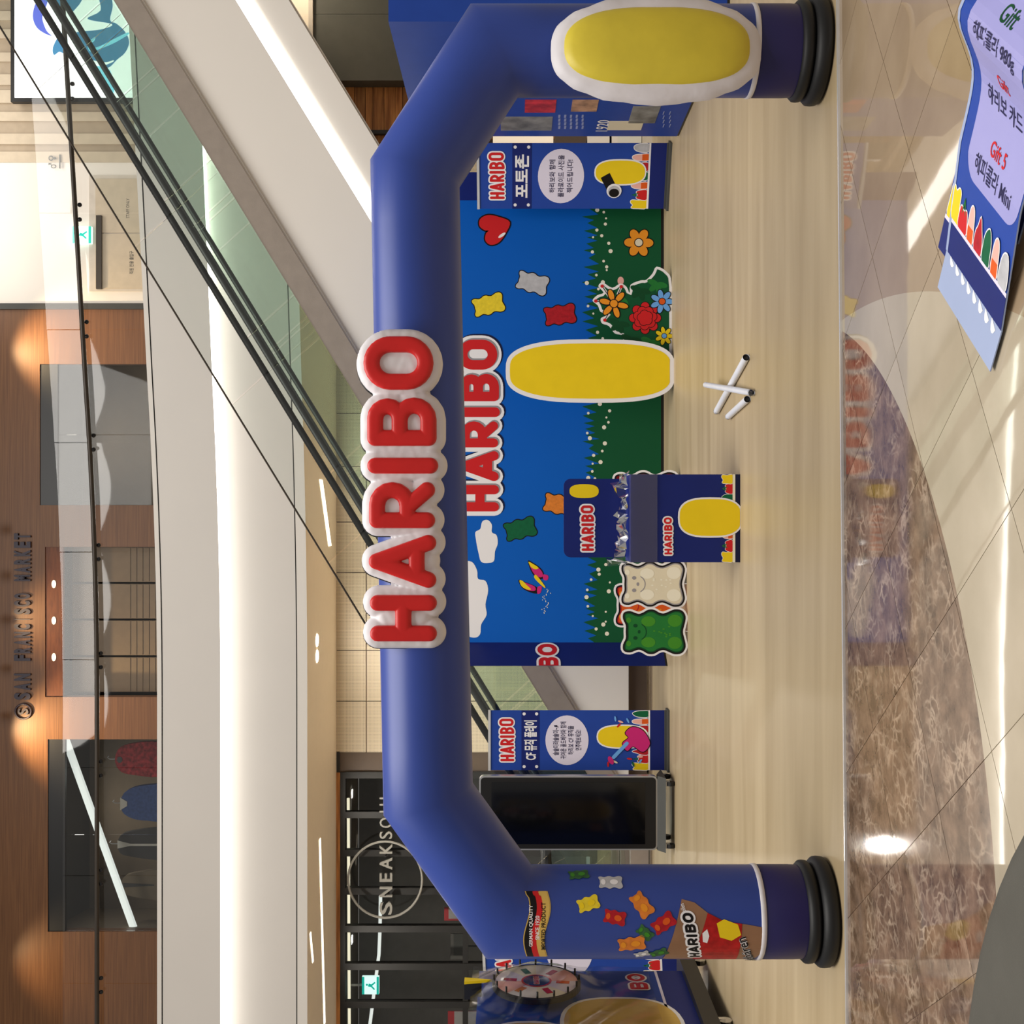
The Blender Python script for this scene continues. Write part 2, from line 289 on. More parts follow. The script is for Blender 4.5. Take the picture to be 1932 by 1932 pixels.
_half = [(0, .455), (.10, .455), (.19, .50), (.27, .49), (.29, .40), (.262, .31), (.25, .245), (.275, .17), (.31, .10), (.31, .01), (.27, -.07), (.255, -.15), (.28, -.23), (.315, -.33), (.30, -.44), (.22, -.495), (.12, -.48), (0, -.45)]
GUMMY = crom(_half + [(-x, z) for x, z in _half[-2:0:-1]], 3)
HEART = crom([(0, -.5), (.30, -.22), (.48, .08), (.45, .36), (.25, .46), (.06, .36), (0, .24), (-.06, .36), (-.25, .46), (-.45, .36), (-.48, .08), (-.30, -.22)], 4)
_tcache = {}
def text_tris(body, off=0.0):
    key = (body, off)
    if key in _tcache: return _tcache[key]
    c = bpy.data.curves.new('tmp_text', 'FONT'); c.body = body; c.offset = off; c.resolution_u = 3
    o = bpy.data.objects.new('tmp_text', c); COL.objects.link(o); bpy.context.view_layer.update()
    me = o.evaluated_get(bpy.context.evaluated_depsgraph_get()).to_mesh()
    vs = [(v.co.x, v.co.y) for v in me.vertices]; fs = [tuple(p.vertices) for p in me.polygons]
    o.evaluated_get(bpy.context.evaluated_depsgraph_get()).to_mesh_clear()
    bpy.data.objects.remove(o); bpy.data.curves.remove(c)
    _tcache[key] = (vs, fs); return vs, fs
def add_text(mb, body, x0, x1, z0, z1, y, m, off=0.01, rot=0.0, depth=0.0):
    vs, fs = text_tris(body, off)
    ax, bx_ = min(v[0] for v in vs), max(v[0] for v in vs); az, bz = min(v[1] for v in vs), max(v[1] for v in vs)
    cx, cz = (x0 + x1) / 2, (z0 + z1) / 2; c, s_ = math.cos(rot), math.sin(rot)
    P = []
    for v in vs:
        dx = ((v[0] - ax) / (bx_ - ax) - .5) * (x1 - x0); dz = ((v[1] - az) / (bz - az) - .5) * (z1 - z0)
        P.append((cx + dx * c - dz * s_, y, cz + dx * s_ + dz * c))
    mb.add(P, fs, m)
    if depth:
        n = len(P); mb.add(P + [(p[0], p[1] + depth, p[2]) for p in P], [(a, b, b + n, a + n) for f in fs for a, b in zip(f, f[1:] + f[:1])], m)
# --- bold rounded capitals drawn as stroke skeletons
LAY = [('H', 723, 811, 699, 825), ('A', 824, 924, 697, 824), ('R', 936, 1023, 698, 822), ('I', 1036, 1071, 695, 828), ('B', 1090, 1181, 695, 825), ('O', 1195, 1295, 688.5, 819.5)]
def arc(cx, cz, r, a0, a1, n=8): return [(cx + r * math.cos(a0 + (a1 - a0) * k / n), cz + r * math.sin(a0 + (a1 - a0) * k / n)) for k in range(n + 1)]
def skel(ch, w, h, r):
    if ch == 'H': return [[(r, r), (r, h - r)], [(w - r, r), (w - r, h - r)], [(r, h * .5), (w - r, h * .5)]]
    if ch == 'A':
        q = .3; return [[(r, r), (w / 2, h - r), (w - r, r)], [(r + (w / 2 - r) * q, r + (h - 2 * r) * q * .75), (w - r - (w / 2 - r) * q, r + (h - 2 * r) * q * .75)]]
    if ch == 'I': return [[(w / 2, r), (w / 2, h - r)]]
    if ch == 'R':
        m_ = h * .42; b = (h - r - m_) / 2
        return [[(r, r), (r, h - r)], [(r, h - r)] + arc(w - r - b, h - r - b, b, PI / 2, -PI / 2) + [(r, m_)], [(w * .46, m_), (w - r, r)]]
    if ch == 'B':
        m_ = h * .53; b1 = (h - r - m_) / 2; b2 = (m_ - r) / 2
        return [[(r, r), (r, h - r)], [(r, h - r)] + arc(w - r * 1.1 - b1, h - r - b1, b1, PI / 2, -PI / 2) + [(r, m_)], [(r, m_)] + arc(w - r - b2, r + b2, b2, PI / 2, -PI / 2) + [(r, r)]]
    if ch == 'O':
        b = w / 2 - r; return [arc(w / 2, h - r - b, b, 0, PI, 12) + arc(w / 2, r + b, b, PI, 2 * PI, 12) + [(w - r, h - r - b)]]
fills = []
def logo_strokes(x0, x1, z0, z1, only=None):
    fills.clear()
    sx = (x1 - x0) / (1295 - 723); sz = (z1 - z0) / 130.0; out = []
    for ch, a, b, t, bo in LAY:
        if only and ch not in only: continue
        w, h = (b - a) * sx, (bo - t) * sz; r = min(.122 * h, 16.5 * sx); ox, oz = x0 + (a - 723) * sx, z0 + (826 - bo) * sz
        out.append((ch, r, [[(ox + p[0], oz + p[1]) for p in pl] for pl in skel(ch, w, h, r)])); fills.append((r, [[(ox + p[0], oz + p[1]) for p in pl] for pl in (FILL[ch](w, h, r) if ch in FILL else [])]))
    return out
FILL = {'O': lambda w, h, r: [[(w / 2, h * .3), (w / 2, h * .7)]], 'B': lambda w, h, r: [[(w * .45, h * .3), (w * .45, h * .7)]], 'R': lambda w, h, r: [[(w * .45, h * .7), (w * .5, h * .25)]], 'A': lambda w, h, r: [[(w * .5, h * .2), (w * .5, h * .7)]], 'H': lambda w, h, r: [[(w * .5, h * .3), (w * .5, h * .7)]]}
def stroke_polys(pl, r):
    out = []
    for i, p in enumerate(pl):
        out.append(ell(p[0], p[1], r, r, 16))
        if i:
            q = pl[i - 1]; dx, dz = p[0] - q[0], p[1] - q[1]; l = math.hypot(dx, dz)
            if l > 1e-6:
                nx, nz = -dz / l * r, dx / l * r
                out.append([(q[0] - nx, q[1] - nz), (p[0] - nx, p[1] - nz), (p[0] + nx, p[1] + nz), (q[0] + nx, q[1] + nz)])
    return out
def flat_stroke(mb, pl, r, y, m): mb.union(stroke_polys(pl, r), y, m)
def logo(mb, x0, x1, z0, z1, y, ink='pred', edge='pwhite', shadow=None, only=None, lift=0.0015, bord=None):
    st = logo_strokes(x0, x1, z0, z1, only); b = bord or .11 * (z1 - z0)
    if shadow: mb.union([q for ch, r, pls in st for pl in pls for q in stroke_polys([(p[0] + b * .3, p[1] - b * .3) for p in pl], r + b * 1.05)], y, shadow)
    mb.union([q for ch, r, pls in st for pl in pls for q in stroke_polys(pl, r + b)] + [q for r, pls in fills for pl in pls for q in stroke_polys(pl, r * .8)], y - lift, edge)
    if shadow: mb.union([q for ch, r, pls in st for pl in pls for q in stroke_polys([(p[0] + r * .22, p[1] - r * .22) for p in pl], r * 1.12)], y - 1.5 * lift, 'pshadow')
    mb.union([q for ch, r, pls in st for pl in pls for q in stroke_polys(pl, r)], y - 2 * lift, ink)
def gummy(mb, cx, cz, h, y, col, rot=0.0, edge=None, ew=.05, hi=None, lift=0.001):
    g = xf(GUMMY, cx, cz, h, rot)
    if edge: mb.poly(offset(g, ew * h), y, edge)
    mb.poly(g, y - lift, col)
    if hi:
        for ex, ez, a, b in ((0, -.14, .13, .17), (0, .31, .14, .10)):
            mb.poly(xf(ell(ex, ez, a, b, 14), cx, cz, h, rot), y - 2 * lift, hi)
def daisy(mb, cx, cz, r, y, petal, core, n=6, edge='pblack', a0=0.0, pw=.30):
    for k in range(n):
        t = a0 + 2 * PI * k / n; px, pz = cx + .62 * r * math.cos(t), cz + .62 * r * math.sin(t); d = .0002 * k
        mb.poly(ell(px, pz, .46 * r, (pw + .07) * r, 16, t), y - d, edge); mb.poly(ell(px, pz, .40 * r, pw * r, 16, t), y - .0018 - d, petal)
    mb.poly(ell(cx, cz, .32 * r, .32 * r, 18), y - .004, edge); mb.poly(ell(cx, cz, .26 * r, .26 * r, 18), y - .005, core)
def candies(mb, x0, x1, z, h, y, seq):
    w = (x1 - x0) / len(seq)
    for i, k in enumerate(seq):
        cx = x0 + (i + .5) * w; yy = y - .0004 * i
        if k == 'y': pts, c = [(-.42, 0), (-.46, .5), (-.40, .95), (-.1, .86), (.2, 1), (.44, .92), (.40, .5), (.45, 0)], 'pyellow'
        elif k == 'c': pts, c = [(-.48, 0), (-.5, .4), (-.32, .66), (0, .58), (.34, .66), (.5, .36), (.46, 0)], 'pred'
        elif k == 'p': pts, c = [(-.30, 0), (-.34, .5), (-.20, .9), (.05, 1), (.24, .84), (.32, .4), (.34, 0)], 'ppink'
        elif k == 'r': pts, c = [(-.40, 0), (-.42, .45), (-.2, .7), (0, 1), (.22, .72), (.42, .4), (.38, 0)], 'pcdk'
        elif k == 'g': pts, c = [(-.36, 0), (-.40, .5), (-.25, .8), (.1, .98), (.36, .7), (.40, .3), (.36, 0)], 'pcgr2'
        else: pts, c = [(-.38, 0), (-.42, .5), (-.2, .85), (.2, .9), (.42, .5), (.36, 0)], 'pgrey'
        P = [(cx + p[0] * w, z + max(0, p[1]) * h) for p in crom(pts, 3)]
        P2 = offset(P, .04 * h); P2 = [(p[0], max(p[1], z)) for p in P2]
        mb.poly(P2, yy, 'pwhite'); mb.poly(P, yy - .0002, c)
        if k == 'p': mb.poly([(cx - .30 * w, z), (cx - .33 * w, z + .4 * h), (cx + .32 * w, z + .4 * h), (cx + .34 * w, z)], yy - .0003, 'pdorange')
        if k == 'c':
            for s_ in (-1, 1): mb.poly(ell(cx + s_ * .09 * w, z + .72 * h, .05 * w, .26 * h, 12, s_ * .3), yy - .0003, 'plgreen')

# ------------------------------------------------------------------ the setting
# marble floor: base slab plus separate tiles laid on a grid turned about 34 degrees
fb = MB(); fb.box(-14, 14, -4, 24, -0.08, -0.004, 'marble'); floor = struct(fb.build('floor'))
nrm, dr = Vector((.83, .56, 0)).normalized(), Vector((-.56, .83, 0)).normalized(); T = 0.575; g_ = 0.0016
tm = MB(); tm.box(g_, T - g_, g_, T - g_, -0.0039, 0, 'marble'); tile0 = tm.build('tile', floor)
ang = math.atan2(nrm.y, nrm.x); first = True
for i in range(-12, 14):
    for j in range(-4, 18):
        p = nrm * (.946 + T * i) + dr * (3.09 - T * 5 + T * j); c = p + (nrm + dr) * T / 2
        if not (-3.6 < c.x < 3.7 and 2.2 < c.y < 6.1): continue
        o = tile0 if first else tile0.copy()
        if not first: COL.objects.link(o); o.parent = floor
        first = False; o.location = p; o.rotation_euler = (0, 0, ang)
# vinyl wood platform under the event
ZP = 0.010
pl = MB(); pl.slab((-9, 5.475, .0002), (9, 6.37, .0002), (9, 13.2, .0002), (-9, 13.2, .0002), (0, 0, ZP - .0002), 'vinyl')
def edge_y(X): return 5.628 + (X + 2.4) * (5.71 - 5.55) / 4.93 - .075
pl = MB(); pl.slab((-9, edge_y(-9), .0002), (9, edge_y(9), .0002), (9, 13.2, .0002), (-9, 13.2, .0002), (0, 0, ZP - .0002), 'vinyl')
plat = struct(pl.build('floor_vinyl'))
tr = MB(); tr.slab((-9, edge_y(-9) - .016, .0002), (9, edge_y(9) - .016, .0002), (9, edge_y(9), .0002), (-9, edge_y(-9), .0002), (0, 0, ZP + .0015), 'trim_metal'); struct(tr.build('trim_1', plat))

# gallery: curved white fascia with a light cove, soffit, upper floor
def gd(X):
    t = X + 3
    return 0 if t < 0 else (.02 * t * t if t < 5 else .5 + .17 * (t - 5))
XS = [-11 + .5 * k for k in range(43)]
def zv(v, D): return HC + (966 - v) * D / F
def curved(mb, D, z0, z1, m, inset=0):
    n = len(XS); vs = [(x, D - gd(x), z) for z in (z0, z1) for x in XS]
    mb.add(vs, [(k, k + 1, n + k + 1, n + k) for k in range(n - 1)], m)
def flatc(mb, z, D0, D1, m, back=None):
    n = len(XS); vs = [(x, D0 - gd(x), z) for x in XS] + [(x, (D1 - gd(x)) if back is None else back, z) for x in XS]
    mb.add(vs, [(k, n + k, n + k + 1, k + 1) for k in range(n - 1)], m)
FZ0, FZ1, FB = zv(416, 18.6), zv(297, 18.6), zv(580, 18.79); FG = zv(560, 18.79); DW = 21.9
g1 = MB(); curved(g1, 18.6, FZ0, FZ1 - .085, 'grey_panel'); curved(g1, 18.585, FZ1 - .07, FZ1, 'white'); flatc(g1, FZ1 - .07, 18.585, 18.62, 'black'); curved(g1, 18.62, FZ1 - .085, FZ1 - .07, 'charcoal')
flatc(g1, FZ1, 18.585, 0, 'offwhite', back=DW + .3); curved(g1, 18.79, FG + .01, FZ0, 'grey_panel'); curved(g1, 18.81, FG - .012, FG + .012, 'charcoal'); curved(g1, 18.78, FB, FG - .01, 'white')
fas = struct(g1.build('trim_2', smooth=True)); fas['label'] = 'white curved fascia of the upper gallery with a glowing light slot'
g2 = MB(); flatc(g2, FZ0, 18.6, 18.79, 'cove'); struct(g2.build('light_cove', fas))
sf = MB(); flatc(sf, FB, 18.78, 0, 'soffit', back=DW + .02); sf.box(-12, 12, DW + .02, DW + 3.3, FB + .02, FB + .1, 'charcoal'); sof = struct(sf.build('ceiling'))
for (x, y, r) in ((598, 1208, .085), (598, 1238, .085)):
    D = (FB - HC) * F / (966 - x); p = at(x, y, D); m = MB(); m.lathe([(0.0, -.004), (r, -.004), (r * 1.15, -.012), (r * 1.25, -.001)], 'dl', 18, p); m.build('downlight', sof)
for (xa, ya, xb, yb, w) in ((603, 1583, 612, 1932, .07), (605, 905, 622, 1030, .16), (585, 1760, 590, 1815, .05)):
    Da, Db = (FB - HC) * F / (966 - xa), (FB - HC) * F / (966 - xb); a, b = at(xa, ya, Da), at(xb, yb, Db); m = MB()
    m.slab(a + Vector((0, -w, -.01)), b + Vector((0, -w, -.01)), b + Vector((0, w, -.01)), a + Vector((0, w, -.01)), (0, 0, .006), 'lamp_strong'); m.build('linear_lamp', sof)
# upper wall behind the gallery
DU = 22.2; zt = 13.5
def U(x, y): p = at(x, y, DU); return p.x, p.z
def wallrect(mb, xa, xb, ya, yb, m, D=DU, th=.2):        # raw pixel rectangle on a frontal wall
    p, q = at(xa, ya, D), at(xb, yb, D); mb.box(min(p.x, q.x), max(p.x, q.x), D, D + th, min(p.z, q.z), max(p.z, q.z), m)
wu = MB()
def band(mb, y0, y1, holes, m, D=DU, ztop=zt, zbot=FZ1 - .1):   # wall between raw y0>y1 with rectangular openings (y_left,y_right,x_top)
    xs0, xs1 = at(0, y0, D).x, at(0, y1, D).x; cur = xs0
    for (hl, hr, xt) in holes:
        a, b, z = at(0, hl, D).x, at(0, hr, D).x, at(xt, 0, D).z
        mb.box(cur, a, D, D + .2, zbot, ztop, m); mb.box(a, b, D, D + .2, z, ztop, m); cur = b
    mb.box(cur, xs1, D, D + .2, zbot, ztop, m)
band(wu, 2150, 577, [(1758, 1395, 90), (1315, 1032, 85), (953, 687, 75)], 'walnut')
wallu = struct(wu.build('wall_back')); wallu['label'] = 'warm walnut veneer shop wall above the gallery'
w2 = MB(); wallrect(w2, -300, 320, 577, 306, 'white'); struct(w2.build('wall_back_white'))
w3 = MB(); wallrect(w3, -300, 320, 306, -120, 'slat_b', DU + .02); ws = struct(w3.build('wall_back_slatted'))
yy = 306
while yy > -100:
    s_ = MB(); wallrect(s_, -290, 320, yy, yy - random.choice((17, 20, 24)), 'slat_a', DU - .02, .05); s_.build('slat', ws); yy -= random.choice((34, 39, 44))
t3 = MB(); wallrect(t3, -300, 320, 583, 572, 'dark', DU - .05, .06); struct(t3.build('trim_3'))
# shop windows of the upper wall
def shopwin(idx, yl, yr, xt, header, lab, hm='black', back='interior_b'):
    a, b = at(0, yl, DU).x, at(0, yr, DU).x; z1 = at(xt, 0, DU).z; zh = at(header, 0, DU).z; z0 = FZ1 - .05
    r = root(f'window_{idx}', lab, None); struct(r)
    m = MB(); m.box(a, b, DU + .02, DU + .1, zh, z1, hm); m.build('header', r)
    m = MB(); m.quad((a - .3, DU + 2.2, z0), (b + .3, DU + 2.2, z0), (b + .3, DU + 2.2, z1), (a - .3, DU + 2.2, z1), back)
    m.quad((a, DU + .2, z0), (a - .3, DU + 2.2, z0), (a - .3, DU + 2.2, z1), (a, DU + .2, z1), back); m.quad((b, DU + .2, z0), (b + .3, DU + 2.2, z0), (b + .3, DU + 2.2, z1), (b, DU + .2, z1), back)
    m.quad((a, DU + .2, z1), (b, DU + .2, z1), (b + .3, DU + 2.2, z1), (a - .3, DU + 2.2, z1), 'dark'); m.quad((a, DU + .2, z0), (b, DU + .2, z0), (b + .3, DU + 2.2, z0), (a - .3, DU + 2.2, z0), back); m.build('interior', r)
    if idx != 2:
        area('shop_window_fill', ((a + b) / 2, DU + 1.3, z1 - .12), (0, 0, 0), 1.2, .5, 16, (1, .93, .82))  # unseen fill added to lift the dark window interior
    return r, a, b, z0, z1, zh
w_, a, b, z0, z1, zh = shopwin(1, 953, 687, 75, 108, 'dark shop window with a black header near the white wall')
for k in range(2):
    m = MB(); xa = a + (b - a) * k / 2; m.box(xa + .004, xa + (b - a) / 2 - .004, DU + .05, DU + .06, z0, zh, 'shop_glass'); m.build('pane', w_)
w_, a, b, z0, z1, zh = shopwin(2, 1315, 1032, 85, 118, 'shop doorway with a deep wooden lintel and closed roller shutter', 'reddoor', 'shutter')
for k in range(4):
    m = MB(); xa = a + (b - a) * k / 4; m.box(xa + .02, xa + (b - a) / 4 - .02, DU + .5, DU + .53, z0, zh, 'shutter')
    for q in range(16): m.box(xa + .03, xa + (b - a) / 4 - .03, DU + .488, DU + .5, z0 + q * .12, z0 + q * .12 + .1, 'shutter')
    m.build('shutter_leaf', w_)
for y in (1102, 1171, 1240):
    p = at(101, y, DU); m = MB(); m.prism(ell(p.x, p.z, .075, .04, 16), DU + .008, DU + .02, 'lamp_cream'); m.build('downlight', w_)
w_, a, b, z0, z1, zh = shopwin(3, 1758, 1395, 90, 122, 'wide dark shop window with clothes hanging inside', 'black')
for k in range(2):
    m = MB(); xa = a + (b - a) * k / 2; m.box(xa + .004, xa + (b - a) / 2 - .004, DU + .05, DU + .06, z0, zh, 'shop_glass'); m.build('pane', w_)
def garment(name, lab, x, y, pts, mt, extra=None):
    p = at(x, y, 23.2); k = 23.2 / F; P = [(q[0] * k, q[1] * k) for q in crom(pts, 3)]
    r = root(name, lab, 'clothing', (p.x, 23.2, p.z), group='clothes hanging in the upper shop window')
    m = MB(); m.prism(P, -.06, .06, mt); m.build('fabric', r)
    h = MB(); h.tube([(0, 0, pts[0][1] * k * .6), (0, 0, .16), (.03, 0, .2), (.06, 0, .17)], .008, 'silver', 6); h.build('hanger', r)
    if extra: e = MB(); e.prism([(q[0] * k, q[1] * k) for q in extra[0]], -.075, -.06, extra[1]); e.build(extra[2], r)
garment('plaid_shirt', 'dark red plaid shirt hanging in the wide upper shop window', 222, 1432, [(-8, 2), (8, 2), (24, -8), (32, -40), (33, -75), (22, -95), (-22, -95), (-33, -75), (-30, -40), (-24, -10)], 'plaid', (ell(0, -6, 6, 5, 10), 'black', 'collar'))
garment('denim_jacket', 'blue denim jacket hanging beside the plaid shirt upstairs', 232, 1515, [(-14, 0), (14, 0), (30, -20), (36, -60), (34, -95), (-30, -95), (-32, -50), (-28, -20)], 'denim', ([(-12, 3), (12, 3), (4, -10), (-4, -10)], 'cloth_w', 'collar'))
garment('grey_jacket', 'dark grey jacket over a white shirt in the upper window', 226, 1592, [(-12, 0), (12, 0), (24, -20), (28, -95), (-26, -95), (-22, -20)], 'cloth_d', ([(-7, 2), (8, 2), (2, -22), (2, -90), (-2, -90), (-2, -22)], 'cloth_w', 'shirt_front'))
garment('brown_coat', 'dull brown coat hanging at the left end of the upper window', 232, 1668, [(-9, 0), (9, 0), (22, -20), (26, -95), (-26, -95), (-22, -20)], 'interior_b', ([(-4, -2), (4, -2), (1, -60), (-1, -60)], 'cloth_d', 'placket'))
m = MB(); pa, pb = at(124, 1396, 22.55), at(252, 1750, 22.55); m.tube([pa, pb], .075, 'lamp_refl_white', 8)  # glowing bar standing in for a light reflection in the shop glass
o = m.build('window_reflection_bar'); tag(o, 'long slanting white reflection in the wide upper window, built as a glowing bar', 'lamp')
# shop sign letters
sg = root('shop_sign', 'dark condensed shop lettering reading along the walnut wall', 'sign', (0, DU - .001, 0))
for word, ya, yb in (('SAN', 1322, 1268), ('FRANCISCO', 1248, 1117), ('MARKET', 1098, 1004)):
    n = len(word); 
    for k, ch in enumerate(word):
        a, b = at(28, ya + (yb - ya) * (k + .12) / n, DU), at(59, ya + (yb - ya) * (k + .86) / n, DU); m = MB()
        if ch == 'I': a.x, b.x = a.x + .06, b.x - .06
        add_text(m, ch, a.x, b.x, b.z, a.z, -.04, 'signink', .05, depth=.04); m.build('letter', sg)
p = at(45, 1342, DU); m = MB(); m.tube([(p.x + .14 * math.cos(t), -.03, p.z + .15 * math.sin(t)) for t in [2 * PI * k / 20 for k in range(20)]], .018, 'signink', 6, closed=True)
add_text(m, 'S', p.x - .06, p.x + .06, p.z - .1, p.z + .1, -.04, 'signink', .02, depth=.03); m.build('round_emblem', sg)
for k, y in enumerate((1000, 1087, 1170, 1263, 1352)):
    p = at(4, y, DU); r = root('spotlight', f'small black spotlight above the walnut wall sign, {["rightmost", "second from the right", "middle", "second from the left", "leftmost"][k]} of five', 'spotlight', (p.x, DU, p.z), group='spotlights above the walnut sign')
    m = MB(); m.tube([(0, 0, .25), (0, -.3, .2), (0, -.34, .1)], .02, 'black', 8); m.build('arm', r)
    m = MB(); m.tube([(0, -.36, .1), (0, -.3, -.04)], .055, 'black', 12); m.build('lamp_head', r)
for (x, y, pw) in ((-60, 1400, 560), (-60, 645, 460), (-60, 1180, 160), (-60, 1850, 110)):
    l = bpy.data.lights.new('wall_washer', 'SPOT'); l.energy = pw; l.color = (1, .72, .38); l.spot_size = 1.6; l.spot_blend = .9; l.shadow_soft_size = .05
    o = bpy.data.objects.new('wall_washer', l); COL.objects.link(o); p = at(x, y, DU - .85); o.location = p; o.rotation_euler = (.35, 0, 0)
# staff door
dr_ = root('door_1', 'flush cream staff door in the white upper wall', None); struct(dr_)
m = MB(); wallrect(m, 168, 290, 549, 331, 'offwhite', DU - .04, .06); m.build('door_frame', dr_)
for a_, b_ in ((544, 441), (439, 337)):
    m = MB(); wallrect(m, 180, 290, a_, b_, 'slat_a', DU - .06, .05); m.build('door_leaf', dr_)
m = MB(); wallrect(m, 181, 191, 545, 406, 'rail', DU - .1, .05); m.build('door_head_strip', dr_)  # dark strip across the head of the door
m = MB(); p, q = at(246, 413, DU), at(240, 376, DU); add_text(m, 'STAFF ONLY', p.x, q.x, p.z, q.z, DU - .062, 'charcoal', 0); p, q = at(254, 518, DU), at(246, 475, DU); add_text(m, '직원 전용 출입구', p.x, q.x, p.z, q.z, DU - .062, 'charcoal', .01); m.build('door_lettering', dr_)
def exitsign(lab, xa, xb, ya, yb, D, hang):
    p, q = at(xa, ya, D), at(xb, yb, D); c = (p + q) / 2; w, h = abs(q.x - p.x) / 2, abs(p.z - q.z) / 2; r = root('exit_sign', lab, 'sign', (c.x, D, c.z))
    m = MB(); m.box(-w, w, 0, .08, -h, h, 'exit_w'); m.build('light_box', r)
    m = MB(); m.box(-w, w, -.004, 0, h * .72, h, 'exit_g'); m.box(-w, w, -.004, 0, -h, -h * .72, 'exit_g')
    m.poly(ell(.1 * w, .42 * h, .13 * w, .13 * w, 12), -.005, 'exit_g'); m.poly([(-.1 * w, .3 * h), (.25 * w, .2 * h), (.15 * w, -.1 * h), (.45 * w, -.5 * h), (.3 * w, -.6 * h), (-.02 * w, -.2 * h), (-.4 * w, -.55 * h), (-.5 * w, -.42 * h), (-.15 * w, -.05 * h)], -.005, 'exit_g'); m.build('pictogram', r)
    if hang: m = MB(); m.box(-.02, .02, .02, .05, h, h + hang, 'silver'); m.build('hanger', r)
exitsign('green and white lit exit sign on the white upper wall by the staff door', 137, 172, 459, 427, DU - .13, 0)
m = MB(); p = at(98, 318, DU - .03); add_text(m, '♂', p.x, p.x + .1, p.z - .09, p.z + .06, 0, 'charcoal', .01); add_text(m, '♀', p.x + .14, p.x + .24, p.z - .09, p.z + .06, 0, 'charcoal', .01); m.box(p.x, p.x + .26, 0, .02, p.z - .16, p.z - .14, 'charcoal')
o = m.build('restroom_pictogram'); o.location = (0, DU - .045, 0); tag(o, 'small dark restroom pictogram on the slatted upper wall', 'sign')
# big wall screen
p, q = at(20, 192, DU - .2), at(262, -60, DU - .2); sc_ = root('wall_screen', 'large bright wall screen showing blue and white petals', 'screen', (p.x, DU - .2, q.z)); w, h = q.x - p.x, p.z - q.z; k = (DU - .2) / F
m = MB(); m.box(0, w, 0, .12, 0, h, 'black'); m.build('frame', sc_)
m = MB(); m.box(.075, w - .075, -.003, 0, .05, h - .075, 'lcd_w'); m.build('display', sc_)
def SP(x, y): return ((192 - y) * k, (262 - x) * k)
m = MB()
for i, (mt, pts) in enumerate((
    ('lcd_v', [(62, 30), (68, 5), (82, -8), (90, 2), (84, 20), (80, 35), (88, 58), (98, 68), (82, 62), (68, 50)]),
    ('lcd_b', [(80, -8), (120, -20), (155, -5), (140, 20), (130, 25), (120, 16), (112, 22), (104, 14), (90, 4)]),
    ('lcd_b', [(102, 104), (100, 90), (110, 70), (122, 60), (128, 80), (122, 100), (112, 98)]),
    ('lcd_b', [(165, 36), (190, 20), (186, -10), (205, -15), (213, 10), (208, 38), (220, 45), (236, 60), (244, 80), (236, 100), (222, 112), (205, 128), (190, 124), (172, 112), (160, 96), (146, 80), (138, 66), (150, 60), (190, 56), (212, 46)]),
    ('lcd_c', [(176, 126), (205, 130), (212, 150), (215, 175), (200, 172), (190, 150)]), ('lcd_c', [(180, 70), (178, 78), (168, 84), (172, 92), (192, 86), (215, 74), (240, 62), (242, 66), (215, 82), (190, 92), (172, 98), (166, 90), (168, 80)]),
    ('lcd_w', [(134, 96), (150, 104), (168, 112), (198, 118), (214, 114), (212, 118), (192, 124), (166, 118), (146, 108)]))):
    m.poly([SP(*c) for c in crom(pts, 4)], -.005 - i * .001, mt)
m.build('petal_image', sc_)
# glass balustrade along the gallery edge
bal = root('gallery_balustrade', 'tall clear glass balustrade with a dark handrail along the upper gallery', 'balustrade', (0, 0, FZ1))
GT = zv(118, 18.7) - FZ1; HR = zv(183, 18.6) - FZ1; J = [-7.47 - 1.71 * 2 + 1.71 * k for k in range(12)]
for a, b in zip(J, J[1:]):
    n = 10; m = MB(); tl = random.uniform(-.012, .012); P = []
    for i in range(n + 1):
        x = a + .006 + (b - a - .012) * i / n; sg_ = .010 * math.sin(PI * i / n + random.uniform(-.05, .05)) + tl * (i / n - .5)
        for z in (0, GT): P.append((x, 18.7 - gd(x) + (z / GT) * sg_ * 1.6, z))
    m.add(P, [(2 * i, 2 * i + 2, 2 * i + 3, 2 * i + 1) for i in range(n)], 'gallery_glass'); m.build('glass_panel', bal, smooth=True)
m = MB(); m.tube([(x, 18.6 - gd(x), HR) for x in XS], .036, 'rail', 10); m.build('handrail', bal, True)
for x in J:
    for dx in (-.11, .11): m = MB(); m.sphere((x + dx, 18.64 - gd(x), HR - .05), .035, 'black', 8, 6); m.build('bolt', bal)

# ground floor storefronts behind the event
def rect_panel(name, xa, xb, ya, yb, D, th, mt, parent):
    m = MB(); p, q = at(xa, ya, D), at(xb, yb, D); m.box(p.x, q.x, D, D + th, max(q.z, 0), p.z, mt); return m.build(name, parent)
gz = MB(); gz.box(-12, 12, DW + 3.2, DW + 3.3, 0, FB, 'interior'); struct(gz.build('wall_far'))
pw = root('wall_perforated', 'cream perforated wall panels under the gallery', None); struct(pw)
ys = [1420, 1323, 1227, 1080, 985, 880, 780, 680, 580, 480, 380, 300]
for a, b in zip(ys, ys[1:]):
    for xa, xb in ((633, 690), (691, 1260)):
        m = MB(); p, q = at(xa, a, DW), at(xb, b, DW); m.box(p.x + .008, q.x - .008, DW, DW + .05, max(q.z, .02), p.z - .01, 'perfo'); m.build('perforated_panel', pw)
m = MB(); p = at(0, 1420, DW); q = at(0, 300, DW); m.box(p.x, q.x, DW + .03, DW + .1, 0, FB, 'brown'); m.build('backing', pw)
gc = MB(); p, q = at(0, 1457, DW), at(0, 1420, DW); gc.box(p.x, q.x, DW + .02, DW + .3, 0, FB - .06, 'brown'); gc.box(p.x, q.x + .02, DW, DW + .32, FB - .06, FB, 'dark'); struct(gc.build('wall_column'))
st = root('window_4', 'dark gridded storefront glazing with white shop lettering', None); struct(st)
